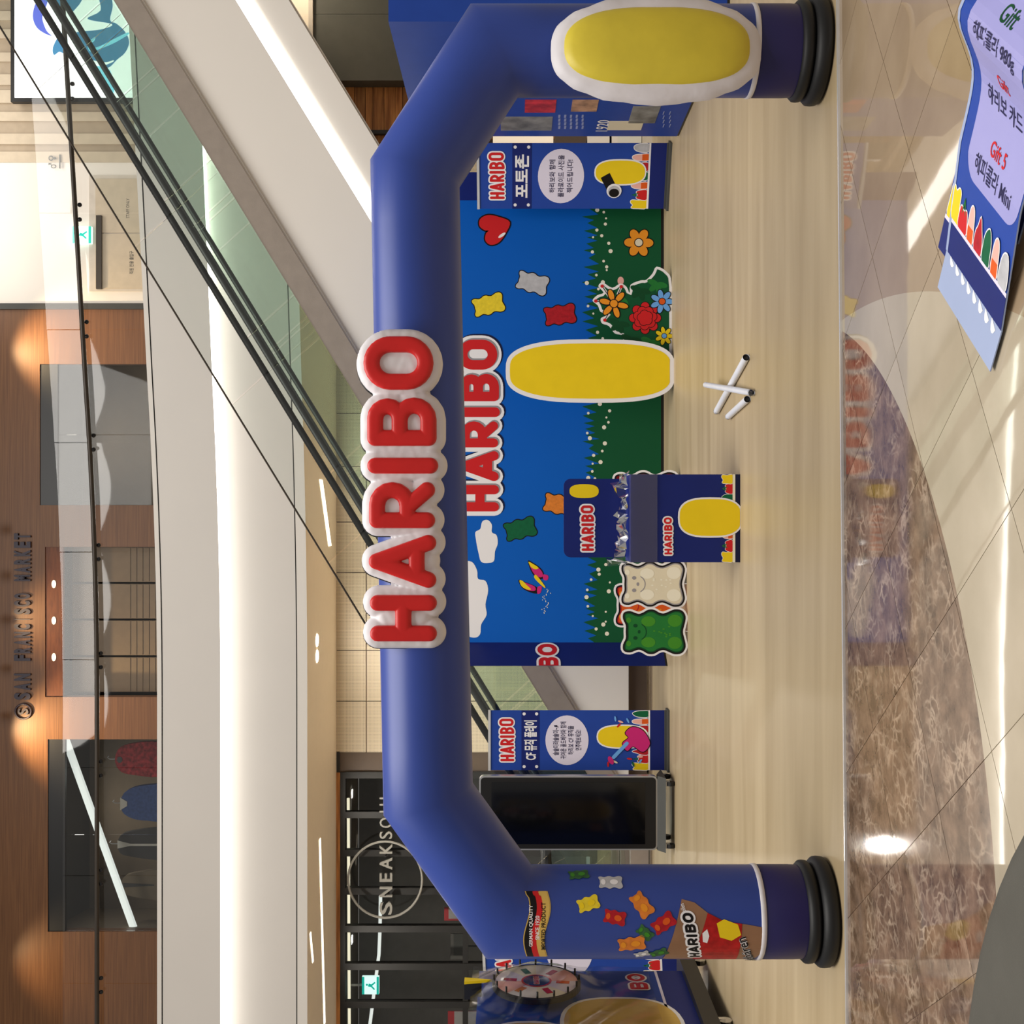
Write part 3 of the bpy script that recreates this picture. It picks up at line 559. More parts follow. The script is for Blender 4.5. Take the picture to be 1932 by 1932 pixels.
m = MB(); p, q = at(640, 2040, DW), at(652, 1457, DW); m.box(p.x, q.x, DW - .02, DW + .1, q.z, FB - .02, 'mull'); m.build('top_rail', st)
m = MB(); m.box(p.x, q.x, DW - .03, DW - .02, p.z - .02, FB, 'plank'); m.build('wood_cover', st)
for y in (1462, 1537, 1609, 1681, 1752, 1823, 1895, 1967):
    c = at(0, y, DW).x; m = MB(); m.box(c - .06, c + .06, DW - .03, DW + .1, 0, q.z, 'mull'); m.build('mullion', st)
for z in (at(878, 0, DW).z, .05):
    m = MB(); m.box(p.x, q.x, DW - .01, DW + .08, z - .05, z + .05, 'mull'); m.build('transom', st)
yl = [2040, 1967, 1895, 1823, 1752, 1681, 1609, 1537, 1462]
for a, b in zip(yl, yl[1:]):
    xa, xb = at(0, a, DW).x, at(0, b, DW).x; m = MB(); m.box(xa + .06, xb - .06, DW + .03, DW + .04, .1, q.z, 'shop_glass'); m.build('pane', st)
# shop interior lamps and posters seen through the storefront
def lampline(lab, pts, D, r, mt):
    m = MB(); m.tube([at(x, y, D) for x, y in pts], r, mt, 6); tag(m.build('linear_lamp'), lab, 'lamp')
lampline('cream linear ceiling lamp running behind the dark storefront', [(657, 1506), (659, 1932)], DW + 1.2, .028, 'lamp_cream')
lampline('curved white light line deeper inside the dark storefront', [(718, 1690), (717, 1750), (715, 1800), (706, 1870), (698, 1932)], DW + 2.6, .035, 'lamp_refl_white')
exitsign('green and white lit exit sign inside the dark storefront', 683, 715, 1876, 1843, DW + 1.6, FB - at(683, 0, DW + 1.6).z + .02)
for lab, xa, xb, ya, yb in (('red and white poster low inside the dark storefront at the picture edge', 845, 905, 1975, 1908), ('small red-topped notice inside the storefront beside the arch', 838, 880, 1737, 1712), ('pale grey notice board hanging inside the dark storefront', 850, 880, 1810, 1762)):
    p, q = at(xa, ya, DW + .6), at(xb, yb, DW + .6); r = root('poster', lab, 'poster', (p.x, DW + .6, q.z)); w, h = q.x - p.x, p.z - q.z
    m = MB(); m.box(0, w, 0, .02, 0, h, 'redpost' if 'red' in lab else 'interior'); m.build('sheet', r); m = MB(); m.box(w * .15, w, -.004, 0, 0, h * .8, 'postw' if 'red' in lab else 'charcoal'); m.build('print', r)
    m = MB(); m.tube([(w / 2, .03, -q.z), (w / 2, .03, h)], .015, 'black', 6); m.lathe([(0, .02), (.15, .02), (.15, 0)], 'black', 16, (w / 2, .03, -q.z)); m.build('stand', r)
# round wire emblem and white letters in front of the storefront
em = root('storefront_lettering', 'white spaced shop lettering across the dark storefront glazing', 'sign', (0, DW - .25, 0))
letters = [('S', 1726, 1702, .02), ('N', 1693, 1674, .02), ('E', 1664, 1648, .02), ('A', 1641, 1619, .02), ('K', 1611, 1593, .02), ('S', 1583, 1569, .006), ('O', 1562, 1543, .006), ('U', 1533, 1517, .006), ('L', 1508, 1496, .006)]
for ch, ya, yb, of in letters:
    a, b = at(716, ya, DW - .25), at(740, yb, DW - .25); m = MB(); add_text(m, ch, a.x, b.x, b.z, a.z, 0, 'letter_w', of, depth=.05); m.build('letter', em)
p = at(727, 1659, DW - .25); k = DW / F
m = MB(); m.tube([(p.x + 71 * k * math.cos(t), -.02, p.z + 69 * k * math.sin(t)) for t in [2 * PI * i / 48 for i in range(48)]], .022, 'letter_w', 6, closed=True)
m.build('ring', em)
for y in (1609, 1681):
    m = MB(); m.tube([(at(0, y, DW).x, 0, p.z), (at(0, y, DW).x, .26, p.z)], .015, 'mull', 6); m.build('stand_off', em)

# right-hand shop block with planks and a dark signboard
DR = 16.2
rb = root('wall_right', 'wood plank shop front with a dark signboard', None); struct(rb)
x = 600
while x < 800:
    wv = random.choice((14, 17, 21)); p, q = at(x, 268, DR), at(x + wv - .8, 120, DR); m = MB(); m.box(p.x, q.x, DR + random.uniform(0, .015), DR + .06, q.z, p.z, 'plank'); m.build('plank', rb); x += wv
for nm, xa, xb, ya, yb, D, th, mt in (('backing', 560, 1500, 300, -260, DR + .06, .1, 'brown'), ('signboard', 588, 764, 152, 27, DR - .25, .25, 'signb'), ('signboard', 588, 764, 26.3, -90, DR - .25, .25, 'signb'), ('sign_edge', 764, 790, 152, -90, DR - .2, .2, 'black'), ('post', 697, 800, 252, 245, DR - .08, .08, 'mull'),
    ('soffit_band', 470, 588, 240, -90, DR - .1, .1, 'soffit'), ('soffit_trim', 582, 590, 160, -90, DR - .3, .1, 'offwhite'), ('jamb', 800, 1222, 262, 255, DR - .05, .05, 'plank')):
    rect_panel(nm, xa, xb, ya, yb, D, th, mt, rb)
rc = root('shop_cabinet', 'bright cream shop counter seen between the blue info wall and the banner', 'cabinet', at(1222, 272, 14.4)); rc.location.z = 0
for nm, xa, xb, ya, yb, mt in (('glow_panel', 930, 1044, 330, 255, 'glow_cream'), ('dark_fridge', 1047, 1106, 330, 255, 'brown'), ('counter_front', 1108, 1165, 330, 255, 'soffit'), ('post', 1150, 1154, 330, 255, 'mull'), ('lower_panel', 1165, 1232, 330, 255, 'pcream2')):  # upper cream panel is no lamp; its emission imitates the bright shop light
    p, q = at(xa, ya, 14.4) - rc.location, at(xb, yb, 14.4) - rc.location; m = MB(); m.box(p.x, q.x, 0, .3, max(0, q.z), p.z, mt); m.build(nm, rc)

# ------------------------------------------------------------------ escalators
SL = .612
def ztop(X): return 2.555 + SL * X
def incl(mb, Xa, Xb, o0, o1, y0, y1, m, zmin=.24):       # inclined band between vertical offsets o0<o1 from the deck line
    pts = []
    for X in (Xa, Xb): pts.append((X, ztop(X) + o0))
    for X in (Xb, Xa): pts.append((X, ztop(X) + o1))
    out = []                                             # clip at zmin
    for i in range(4):
        a, b = pts[i], pts[(i + 1) % 4]; ia, ib = a[1] >= zmin, b[1] >= zmin
        if ia: out.append(a)
        if ia != ib: t = (zmin - a[1]) / (b[1] - a[1]); out.append((a[0] + t * (b[0] - a[0]), zmin))
    if len(out) > 2: mb.prism(out, y0, y1, m)
def escalator(name, lab, Dn, Df, front):
    r = root(name, lab, 'escalator'); X0, X1 = -3.75, 9.5
    for D, s_ in ((Dn, 1), (Df, -1)):
        m = MB(); incl(m, X0, X1, -.305, 0, D - .09, D + .09, 'steel', .02); m.build('deck_cover', r)
        m = MB(); m.tube([(X0 - 1.2, D, .30), (X0 - 1.5, D, .5), (X0 - 1.55, D, .8), (X0 - 1.2, D, 1.14), (X0 - .35, D, 1.16), (X0 + .05, D, ztop(X0 + .05) + .885)] + [(X, D, ztop(X) + .885) for X in [X0 + .6 + k * .8 for k in range(17)]], .042, 'handrail', 8); m.build('handrail', r, True)
        X = X0
        while X < X1:
            m = MB(); P = [(X + .008, ztop(X + .008) + .0), (X + 1.55, ztop(X + 1.55)), (X + 1.55 - .5, ztop(X + 1.55 - .5) + .86 + .0), (X + .008 - .5, ztop(X + .008 - .5) + .86)]
            m.prism(P, D - .006, D + .006, 'green_glass'); m.build('glass_panel', r); X += 1.565
        m = MB(); P = [(X0 - 1.4, .2), (X0 + .1, .3), (X0 - .3, 1.1), (X0 - 1.3, 1.1), (X0 - 1.5, .7)]; m.prism(P, D - .006, D + .006, 'green_glass'); m.build('newel_glass', r)
        m = MB(); m.box(X0 - 1.5, X0 + .4, D - .09, D + .09, .02, .22, 'steel'); m.build('newel_base', r)
    m = MB()
    for k in range(36):
        X = X0 + .3 + k * .36; z = ztop(X) - .42; m.add([(X, Dn + .1, z), (X, Df - .1, z), (X, Df - .1, z + .22), (X, Dn + .1, z + .22), (X + .36, Dn + .1, z + .22), (X + .36, Df - .1, z + .22)], [(0, 1, 2, 3), (3, 2, 5, 4)], 'charcoal')
    m.build('steps', r)
    m = MB(); incl(m, X0 + .6, X1, -2.05, -.5, Dn + .25, Df - .05, 'offwhite'); m.build('truss_core', r)
    if front:
        m = MB(); incl(m, X0, X1, -1.40, -.335, Dn - .03, Dn + .2, 'white'); incl(m, X0, X1, -.335, -.305, Dn - .06, Dn + .1, 'white'); m.build('side_panel', r)
        m = MB(); incl(m, X0, X1, -1.60, -1.40, Dn + .05, Dn + .2, 'led'); m.build('light_strip', r)
        m = MB(); incl(m, X0, X1, -2.02, -1.60, Dn + .10, Dn + .22, 'white'); incl(m, X0, X1, -2.05, -2.0, Dn + .12, Dn + .3, 'offwhite'); m.build('lower_panel', r)
        m = MB(); m.box(X0, 1.2, Dn + .06, Dn + .2, .02, .24, 'brown'); m.build('plinth', r)
        X = X0 + .4
        while X < X1:
            m = MB(); P = [(X + .006, ztop(X + .006) + .02), (X + 1.8, ztop(X + 1.8) + .02), (X + 1.8 - .85, ztop(X + 1.8 - .85) + 1.48), (X + .006 - .85, ztop(X + .006 - .85) + 1.48)]
            m.prism(P, Dn - .105, Dn - .095, 'glass'); m.build('safety_glass', r); X += 1.81
        m = MB(); m.tube([(X, Dn - .1, ztop(X) + 1.485) for X in (X0 - .4, 2, X1)], .011, 'rail', 6); m.build('glass_edge', r)
escalator('escalator', 'nearer escalator with a white lit side climbing to the right behind the arch', 13.6, 14.8, True)
escalator('escalator', 'farther escalator running behind the white lit one', 15.05, 16.15, False)


# ------------------------------------------------------------------ inflatable arch
def Da(y): return 5.86 + .12 * (1719 - y) / 1623
arch = root('inflatable_arch', 'blue inflatable arch with black ring feet framing the event floor', 'arch')
def mitre_tube(path, R, m, n=40, ext=.05):
    P = []                                    # add rings beside every bend
    for i, p in enumerate(path):
        p = Vector(p)
        if 0 < i < len(path) - 1:
            P += [('n', p + (Vector(path[i - 1]) - p).normalized() * .26), ('m', p), ('n', p + (Vector(path[i + 1]) - p).normalized() * .26)]
        else: P.append(('n', p))
    b = Vector((-math.sin(-.028), 1, 0)).normalized(); b = Vector((0, 1, 0)); vs = []
    for i, (k, p) in enumerate(P):
        if k == 'm':
            d0, d1 = (p - P[i - 1][1]).normalized(), (P[i + 1][1] - p).normalized(); t = (d0 + d1).normalized(); c = d0.dot(t)
        else:
            t = (P[min(i + 1, len(P) - 1)][1] - P[max(i - 1, 0)][1]).normalized(); c = 1
            if i and P[i - 1][0] == 'm': t = (p - P[i - 1][1]).normalized()
            elif i < len(P) - 1: t = (P[i + 1][1] - p).normalized()
        nn = b.cross(t).normalized()
        for q in range(n):
            a = 2 * PI * q / n; vs.append(p + nn * math.cos(a) * R / c + b * math.sin(a) * R)
    N = len(P); m.add(vs, [(i * n + q, i * n + (q + 1) % n, (i + 1) * n + (q + 1) % n, (i + 1) * n + q) for i in range(N - 1) for q in range(n)], 'arch')
AR = .2235; ZB = .372
LX, LY = at(1450, 1719, Da(1719)).x, Da(1719); RX, RY = at(1450, 97, Da(97)).x, Da(97)
path = [Vector((LX, LY, ZB)), at(960, 1719, Da(1719)), at(808, 1507, Da(1507)), at(783, 328, Da(328)), at(932, 97, Da(97)), Vector((RX, RY, ZB))]
m = MB(); mitre_tube(path, AR, m); m.build('tube', arch, True)
for X, Y in ((LX, LY), (RX, RY)):
    m = MB(); m.lathe([(AR - .004, .10), (AR + .001, .2), (AR + .001, ZB - .02), (AR - .01, ZB)], 'navy', 40, (X, Y, 0)); m.build('leg_band', arch, True)
    m = MB(); m.lathe([(AR - .002, ZB - .012), (AR + .005, ZB - .008), (AR + .005, ZB + .012), (AR - .002, ZB + .016)], 'white_vinyl', 40, (X, Y, 0)); m.build('white_hoop', arch, True)
    for zc, rr, h in ((.052, .018, .042), (.128, .006, .030)):
        m = MB(); m.lathe([(AR - .03, zc - h), (AR + rr, zc - h), (AR + rr + h * .5, zc - h * .5), (AR + rr + h * .55, zc), (AR + rr + h * .5, zc + h * .5), (AR + rr, zc + h), (AR - .03, zc + h)], 'rubber', 40, (X, Y, 0)); m.build('foot_ring', arch, True)
# prints wrapped round the left leg: local s (arc length from the front) and z
def wrapped(name, mb, X, Y, R):
    me = bpy.data.meshes.new(name); me.from_pydata(mb.v, [], mb.f)
    for q in mb.mats: me.materials.append(q)
    me.polygons.foreach_set('material_index', mb.m); bm = bmesh.new(); bm.from_mesh(me)
    for k in range(-22, 23):
        bmesh.ops.bisect_plane(bm, geom=bm.verts[:] + bm.edges[:] + bm.faces[:], plane_co=(k * .024, 0, 0), plane_no=(1, 0, 0))
    for v in bm.verts:
        rr = R - v.co.y; a = v.co.x / R; v.co = Vector((X + rr * math.sin(a), Y - rr * math.cos(a), v.co.z))
    bm.to_mesh(me); bm.free(); o = bpy.data.objects.new(name, me); COL.objects.link(o); o.parent = arch
    return o
cth = math.atan2(LX, LY)                       # direction from the eye to the left leg
def LS(x, y):                                  # raw pixel on the left leg -> (arc length, height)
    w = (1719 - y) / 86.0; a = math.asin(max(-.985, min(.985, w))) - cth
    D = LY - AR * math.cos(a); return a * AR, HC + (966 - x) * D / F
def LP(pts): return [LS(*p) for p in pts]
HIC = dict(pcgr='pmgreen', pgrey='pwhite', pcye='pyellow', pcdk='pdorange', pcor='porange', pcgr2='plgreen')
m = MB()
def wavy(x0, x1):                              # a flag band between two raw x lines, y from 1798 to 1684
    top = [(x0 + 6 * math.sin((y - 1684) / 114 * 2 * PI) - (0 if y > 1690 else 3), y) for y in range(1684, 1799, 6)]
    bot = [(x1 + 6 * math.sin((y - 1684) / 114 * 2 * PI), y) for y in range(1684, 1799, 6)]
    return LP(top + bot[::-1])
m.poly(wavy(993, 1033), -.002, 'pgold'); m.poly(wavy(995, 1007), -.003, 'pblack'); m.poly(wavy(1007, 1018), -.003, 'pred'); m.poly(wavy(1018, 1031), -.003, 'pgold')
for tx, xa, ya, yb, c in (('GERMAN QUALITY', 1002, 1780, 1708, 'pwhite'), ('SINCE 1920', 1014, 1768, 1727, 'pwhite'), ('IMPORTED PRODUCT', 1025, 1786, 1704, 'pblack')):
    a, b = LS(xa + 4, ya), LS(xa - 4, yb); add_text(m, tx, a[0], b[0], min(a[1], b[1]), max(a[1], b[1]), -.004, c, .02)
wrapped('flag_print', m, LX, LY, AR)
for i, (x, y, h, c, rot) in enumerate(((1092, 1654, 38, 'pcgr', .15), (1152, 1668, 44, 'pgrey', 0), (1110, 1706, 40, 'pcye', .3), (1160, 1730, 40, 'pcdk', -.2), (1211, 1708, 46, 'pcor', -.95), (1192, 1776, 50, 'pcor', .15), (1217, 1757, 32, 'pcgr', -.7), (1211, 1794, 28, 'pgrey', .4), (1252, 1740, 44, 'pcdk', .6), (1243, 1792, 34, 'pcgr', .5))):
    m = MB(); a = LS(x, y); gummy(m, a[0], a[1], h * Da(y) / F, -.002, c, rot, hi=HIC[c]); wrapped('candy_print', m, LX, LY, AR)
m = MB()
bag = LP([(1286, 1698), (1310, 1704), (1335, 1722), (1370, 1738), (1408, 1742), (1444, 1748), (1438, 1790), (1420, 1803), (1260, 1803), (1250, 1802), (1262, 1780), (1276, 1740)])
m.poly(bag, -.002, 'pbag'); m.poly(LP([(1335, 1722), (1365, 1736), (1400, 1741), (1388, 1803), (1306, 1803), (1318, 1770)]), -.003, 'pbagred')
m.poly(LP([(1352, 1740), (1366, 1733), (1392, 1742), (1398, 1760), (1380, 1770), (1358, 1764)]), -.0035, 'pyellow')
m.poly(LP([(1325, 1757), (1334, 1750), (1338, 1762), (1334, 1774), (1326, 1772)]), -.0035, 'pwhite')
a, b = LS(1304, 1798), LS(1304, 1722); za, zb = LS(1318, 1797)[1], LS(1294, 1722)[1]
st = logo_strokes(a[0], b[0], 0, .052)
for pss, ex, c, yy in ((0, .010, 'pwhite', -.004), (1, .0, 'pblack', -.005)):
    for ch, r, pls in st:
        pass
    m.union([e for ch, r, pls in st for q in pls for e in stroke_polys([(p[0], p[1] + za - .008 + (p[0] - a[0]) / (b[0] - a[0]) * .045) for p in q], min(r, .0085) + ex)], yy, c)
a, b = LS(1416, 1800), LS(1416, 1762); add_text(m, 'Goldbären', a[0] - .13, b[0], a[1] - .01, a[1] + .04, -.004, 'pwhite', .05, .35); add_text(m, 'Goldbären', a[0] - .13, b[0], a[1] - .01, a[1] + .04, -.005, 'pblack', .012, .35)
a, b = LS(1296, 1742), LS(1286, 1706); add_text(m, 'Zum Teilen', a[0], b[0], a[1], a[1] + .022, -.004, 'pwhite', .01, .25)
wrapped('candy_bag_print', m, LX, LY, AR)

# ------------------------------------------------------------------ inflated lettering on the beam
ko = 5.63 / F
sign = root('inflated_logo_sign', 'puffy red capital letters on a white inflated backing fixed to the arch beam', 'sign', (at(757, 923, 5.63).x, 5.655, at(757, 923, 5.63).z), -.028)
def sgn(u, v): return ((u - 1009) * ko, (757 - v) * ko)
def puff(mb, strokes, r, y0, dep, m, step, p=3.0, wr=0.0):   # inflated relief around stroke centre lines
    seg = np.array([(q[i - 1] + q[i]) for q in strokes for i in range(1, len(q))], float)
    lo = seg.reshape(-1, 2).min(0) - r - step; hi = seg.reshape(-1, 2).max(0) + r + step; nx, nz = [int(math.ceil((hi[k] - lo[k]) / step)) + 1 for k in (0, 1)]
    gx, gz = np.meshgrid(lo[0] + np.arange(nx) * step, lo[1] + np.arange(nz) * step, indexing='ij'); best = np.full(gx.shape, 9.0); bx_ = gx.copy(); bz_ = gz.copy()
    for ax, az, cx, cz in seg:
        dx, dz = cx - ax, cz - az; l2 = dx * dx + dz * dz + 1e-12; t = np.clip(((gx - ax) * dx + (gz - az) * dz) / l2, 0, 1); qx, qz = ax + t * dx, az + t * dz
        d = np.hypot(gx - qx, gz - qz); k = d < best; best[k] = d[k]; bx_[k] = qx[k]; bz_[k] = qz[k]
    out = best > r; f = np.where(out, r / np.maximum(best, 1e-9), 1); px, pz = bx_ + (gx - bx_) * f, bz_ + (gz - bz_) * f; dn = np.minimum(best / r, 1)
    h = dep * (1 - dn ** p) ** (1 / p) + wr * np.sin(px * 61 + np.sin(pz * 47) * 2) * np.sin(pz * 53) * (1 - dn ** 4)
    idx = {}; vs = []; fs = []
    def vid(i, j):
        if (i, j) not in idx: idx[(i, j)] = len(vs); vs.append((px[i, j], y0 - h[i, j], pz[i, j]))
        return idx[(i, j)]
    for i in range(nx - 1):
        for j in range(nz - 1):
            c = ((i, j), (i + 1, j), (i + 1, j + 1), (i, j + 1))
            if sum(not out[q] for q in c) >= 1: fs.append(tuple(vid(*q) for q in c))
    mb.add(vs, fs, m)
mb_ = MB(); bk = MB(); allsk = []; allf = []
for ch, a, b, t, bo in LAY:
    w, h = (b - a) * ko, (bo - t) * ko; r = 15.2 * ko; o = sgn(a, bo); sk = [[(o[0] + p[0], o[1] + p[1]) for p in q] for q in skel(ch, w, h, r)]
    m = MB(); puff(m, sk, r, -.062, .028, 'red_vinyl', 1.5 * ko, 3.2); m.build('letter', sign, True)
    allsk += sk; fl_ = FILL[ch](w, h, r) if ch in FILL else []; allf += [[(o[0] + p[0], o[1] + p[1]) for p in q] for q in fl_]
puff(mb_, allsk + allf, r + 16 * ko, 0.0, .066, 'white_vinyl', 2.4 * ko, 2.6, .0015); puff(bk, [[(p[0] - 4 * ko, p[1] + 3 * ko) for p in q] for q in allsk], r + 14 * ko, .012, .02, 'black', 4 * ko)
mb_.build('white_backing', sign, True); bk.build('black_back', sign, True)
# plain inflated yellow cushion on the right leg
cu = root('inflated_cushion', 'yellow inflated figure with white border strapped to the right arch leg', 'inflatable', (at(1245, 72, 5.6).x, RY - AR - .005, at(1245, 92, 5.6).z))
def pillow(mb, outline, y0, dep, m, rings=7):
    N = len(outline); cx = sum(p[0] for p in outline) / N; cz = sum(p[1] for p in outline) / N; vs = []
    for k in range(rings + 1):
        t = k / rings; sc = math.cos(t * PI / 2) if k < rings else 0.0
        vs += [(cx + (p[0] - cx) * sc, y0 - dep * math.sin(t * PI / 2) ** .9, cz + (p[1] - cz) * sc) for p in outline]
    mb.add(vs, [(k * N + i, k * N + (i + 1) % N, (k + 1) * N + (i + 1) % N, (k + 1) * N + i) for k in range(rings) for i in range(N)], m)
    mb.add([(p[0], y0, p[1]) for p in outline], [tuple(range(N))], m)
kk = 5.6 / F
bo_ = [(p[0] * (1 + .10 * math.cos(2.2 * p[1] / .5)), p[1]) for p in superell(0, 0, 96 * kk, 204 * kk, 2.8, 64)]
bo_ = [(p[0] * (1 + .018 * math.cos(i * 2 * PI / 4)), p[1]) for i, p in enumerate(bo_)]
m = MB(); pillow(m, bo_, .0, .085, 'white_vinyl'); m.build('white_border', cu, True)
yi = [(p[0] * .80, p[1] * .88) for p in superell(0, 0, 96 * kk, 204 * kk, 2.6, 64)]
m = MB(); pillow(m, yi, -.04, .075, 'yellow_vinyl'); m.build('yellow_front', cu, True)

# ------------------------------------------------------------------ photo backdrop
DB = 12.2; kb = DB / F
bd = root('photo_backdrop', 'wide printed photo wall with blue sky, green grass and navy side wings', 'backdrop', (at(0, 795, DB).x, DB, ZP))
def B(x, y): return ((795 - y) * kb, HC + (966 - x) * kb - ZP)
bw, bh = 417 * kb, 2.50
m = MB(); m.box(-bw, bw, 0, .06, .03, bh, 'sky'); m.build('sky_panel', bd)
m = MB(); m.box(-bw, bw, .005, .055, 0, .03, 'black'); m.build('base_strip', bd)
for s_, nm in ((-1, 'side_wing'), (1, 'side_wing')):
    m = MB(); a = Vector((s_ * bw, 0, .02)); b = Vector((s_ * (bw + .205), -.30, .02)); u = Vector((0, 0, bh - .02))
    m.slab(a, b, b + u, a + u, (0, .04, 0), 'pnavy'); wg = m.build(nm, bd)
    m = MB(); m.slab(a - Vector((0, 0, .02)), b - Vector((0, 0, .02)), b, a, (0, .04, 0), 'black'); m.build('wing_base', wg)
    if s_ == -1:
        m = MB(); logo(m, -.86, .16, 0, .20, 0, only='BO', bord=.022); z0 = B(1052, 0)[1]; dv = (a - b).normalized(); nn = Vector((dv.y, -dv.x, 0)); L_ = (a - b).length
        m.v = [tuple(b + dv * max(0.0, L_ * .5 + p[0] - .01) + nn * (.004 - p[1]) + Vector((0, 0, z0 - .02 + p[2]))) for p in m.v]; m.build('wing_lettering', wg)
gp = [(-bw, .03)]; x = -bw; i = 0
while x < bw:
    base = B(1122, 0)[1]; gp.append((x, base - .02 + random.uniform(-.03, .03))); wv = random.uniform(.05, .11); gp.append((x + wv * .6, base + random.uniform(.05, .14))); x += wv
gp += [(bw, B(1122, 0)[1]), (bw, .03)]
m = MB(); m.poly(gp, -.002, 'green'); m.build('grass_print', bd)
m = MB()
for k in range(84):
    px = -bw + .05 + (2 * bw - .1) * (k + random.random()) / 84; r = random.choice((.011, .014, .017, .022)); m.poly(ell(px, B(random.uniform(1106, 1152), 0)[1], r, r, 10), -.004, 'pcream2')
m.build('dot_print', bd)
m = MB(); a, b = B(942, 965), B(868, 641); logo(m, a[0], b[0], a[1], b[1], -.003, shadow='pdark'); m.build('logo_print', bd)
m = MB(); c = B(935, 430); hp = xf(HEART, c[0], c[1], 58 * kb, .38); m.poly(offset(hp, .014), -.002, 'pblack'); m.poly(hp, -.003, 'pred'); h2 = B(947, 444); m.poly(ell(h2[0], h2[1], .015, .045, 12, .6), -.004, 'pwhite'); m.build('heart_print', bd)
for x, y, c, rot, hi in ((1005, 534, 'pgrey', -.27, 'pwhite'), (922, 575, 'pcye', .25, None), (1057, 594, 'pcdk', .14, None), (1056, 952, 'pcor', -.2, None), (982, 998, 'pcgr2', .25, None)):
    m = MB(); q = B(x, y); gummy(m, q[0], q[1], 58 * kb, -.002, c, rot, 'pblack', .03); m.build('candy_print', bd)
m = MB(); q = B(1205, 458); daisy(m, q[0], q[1], 27 * kb, -.003, 'porange', 'pcream', 6, a0=.5); q = B(1171, 530); m.poly(ell(q[0], q[1], 8 * kb, 6 * kb, 14), -.003, 'ppink'); m.build('flower_print', bd)
for pts in ([(898, 1018), (897, 1004), (906, 998), (910, 984), (920, 981), (928, 990), (928, 1004), (937, 1010), (939, 1026), (934, 1040), (932, 1058), (922, 1062), (908, 1060), (903, 1044), (900, 1030)], [(860, 1090), (872, 1062), (890, 1060), (900, 1076), (902, 1092), (916, 1096), (921, 1114), (916, 1140), (918, 1160), (908, 1178), (906, 1196), (896, 1203), (880, 1196), (870, 1160), (862, 1120)]):
    m = MB(); m.poly([B(*p) for p in crom(pts, 4)], -.002, 'pwhite'); m.build('cloud_print', bd)
m = MB()
for pts, c, l in (([(978, 1094), (990, 1098), (1010, 1106), (1018, 1114), (1012, 1120), (996, 1116), (984, 1108)], 'pblack', 0), ([(980, 1095), (990, 1099), (1008, 1106), (1010, 1114), (998, 1114), (985, 1107)], 'pmagenta', 1), ([(980, 1095), (986, 1096), (994, 1104), (1002, 1112), (994, 1112), (984, 1106)], 'pyellow', 2), ([(1014, 1108), (1022, 1106), (1020, 1118), (1014, 1120)], 'pmagenta', 1),
    ([(996, 1058), (1006, 1062), (1020, 1072), (1026, 1082), (1024, 1092), (1012, 1090), (1002, 1078)], 'pblack', 0), ([(998, 1061), (1006, 1064), (1018, 1073), (1024, 1082), (1022, 1089), (1012, 1087), (1004, 1077)], 'pmagenta', 1), ([(997, 1060), (1004, 1063), (1016, 1071), (1010, 1074), (1002, 1070)], 'pyellow', 2), ([(1024, 1084), (1034, 1086), (1033, 1094), (1026, 1094)], 'pmagenta', 1), ([(1008, 1086), (1013, 1086), (1028, 1106), (1026, 1108), (1010, 1093)], 'pyellow', 3)):
    m.poly([B(*p) for p in crom(pts, 3)], -.002 - .001 * l, c)
for k in range(26): q = B(1030 + 6 * math.sin(k * .5) + random.uniform(-4, 4), 1112 + k * 1.8); m.poly(ell(q[0], q[1], .005, .005, 6), -.003, 'pcream2')
m.build('butterfly_print', bd)

# ------------------------------------------------------------------ cut-out standees
def standee_root(name, lab, cat, x, y, D, group=None):
    return root(name, lab, cat, (at(0, y, D).x, D, ZP), group=group)
def foot(r, w=.2, d=.22, h=.3):
    m = MB(); m.add([(0, .006, 0), (0, d, 0), (0, .006, h), (.006, .006, 0), (.006, d, 0), (.006, .006, h)], [(0, 1, 2), (3, 5, 4), (0, 3, 4, 1), (1, 4, 5, 2), (0, 2, 5, 3)], 'pwhite'); m.build('rear_strut', r)
DY = 11.45; ky = DY / F
r = standee_root('yellow_standee', 'tall yellow cut-out board with white border standing before the photo wall', 'standee', 1272, 700, DY); zc = HC + (966 - 1114) * ky - ZP
ol = [(p[0] * (1 - .10 * (p[1] / .8) ** 2 * (1 if p[1] > 0 else .2)), max(p[1] + zc, 0)) for p in superell(0, 0, 60 * ky, 160 * ky, 3.2, 56)]
m = MB(); m.prism(ol, 0, .006, 'pwhite'); m.build('board', r)
il = [(p[0], max(p[1], .02)) for p in offset(ol, -.04)]; m = MB(); m.poly(il, -.0015, 'pyellow'); m.build('yellow_face', r); foot(r, h=.9)
DF = 11.6; kf = DF / F
r = standee_root('flower_standee', 'cut-out flower bush board with orange, red and blue blooms', 'standee', 1272, 590, DF)
def FP(x, y): return ((590 - y) * kf, max(0, HC + (966 - x) * kf - ZP))
sil = [(1272, 541), (1259, 514), (1239, 503), (1231, 516), (1219, 528), (1209, 529), (1190, 537), (1188, 553), (1182, 541), (1170, 535), (1155, 543), (1137, 533), (1129, 540), (1139, 552), (1127, 557), (1118, 567), (1128, 576), (1133, 588), (1147, 594), (1134, 600), (1136, 610), (1149, 615), (1160, 629), (1174, 633), (1176, 648), (1174, 662), (1187, 670), (1236, 671), (1272, 668)]
sp = [(p[0], max(0, p[1])) for p in crom([FP(*p) for p in sil], 3)]
m = MB(); m.prism(sp, 0, .006, 'pwhite'); m.build('board', r); foot(r)
m = MB(); m.union([[(p[0], max(.012, p[1])) for p in offset(sp, -.026)]], -.001, 'green'); m.build('leaf_print', r)
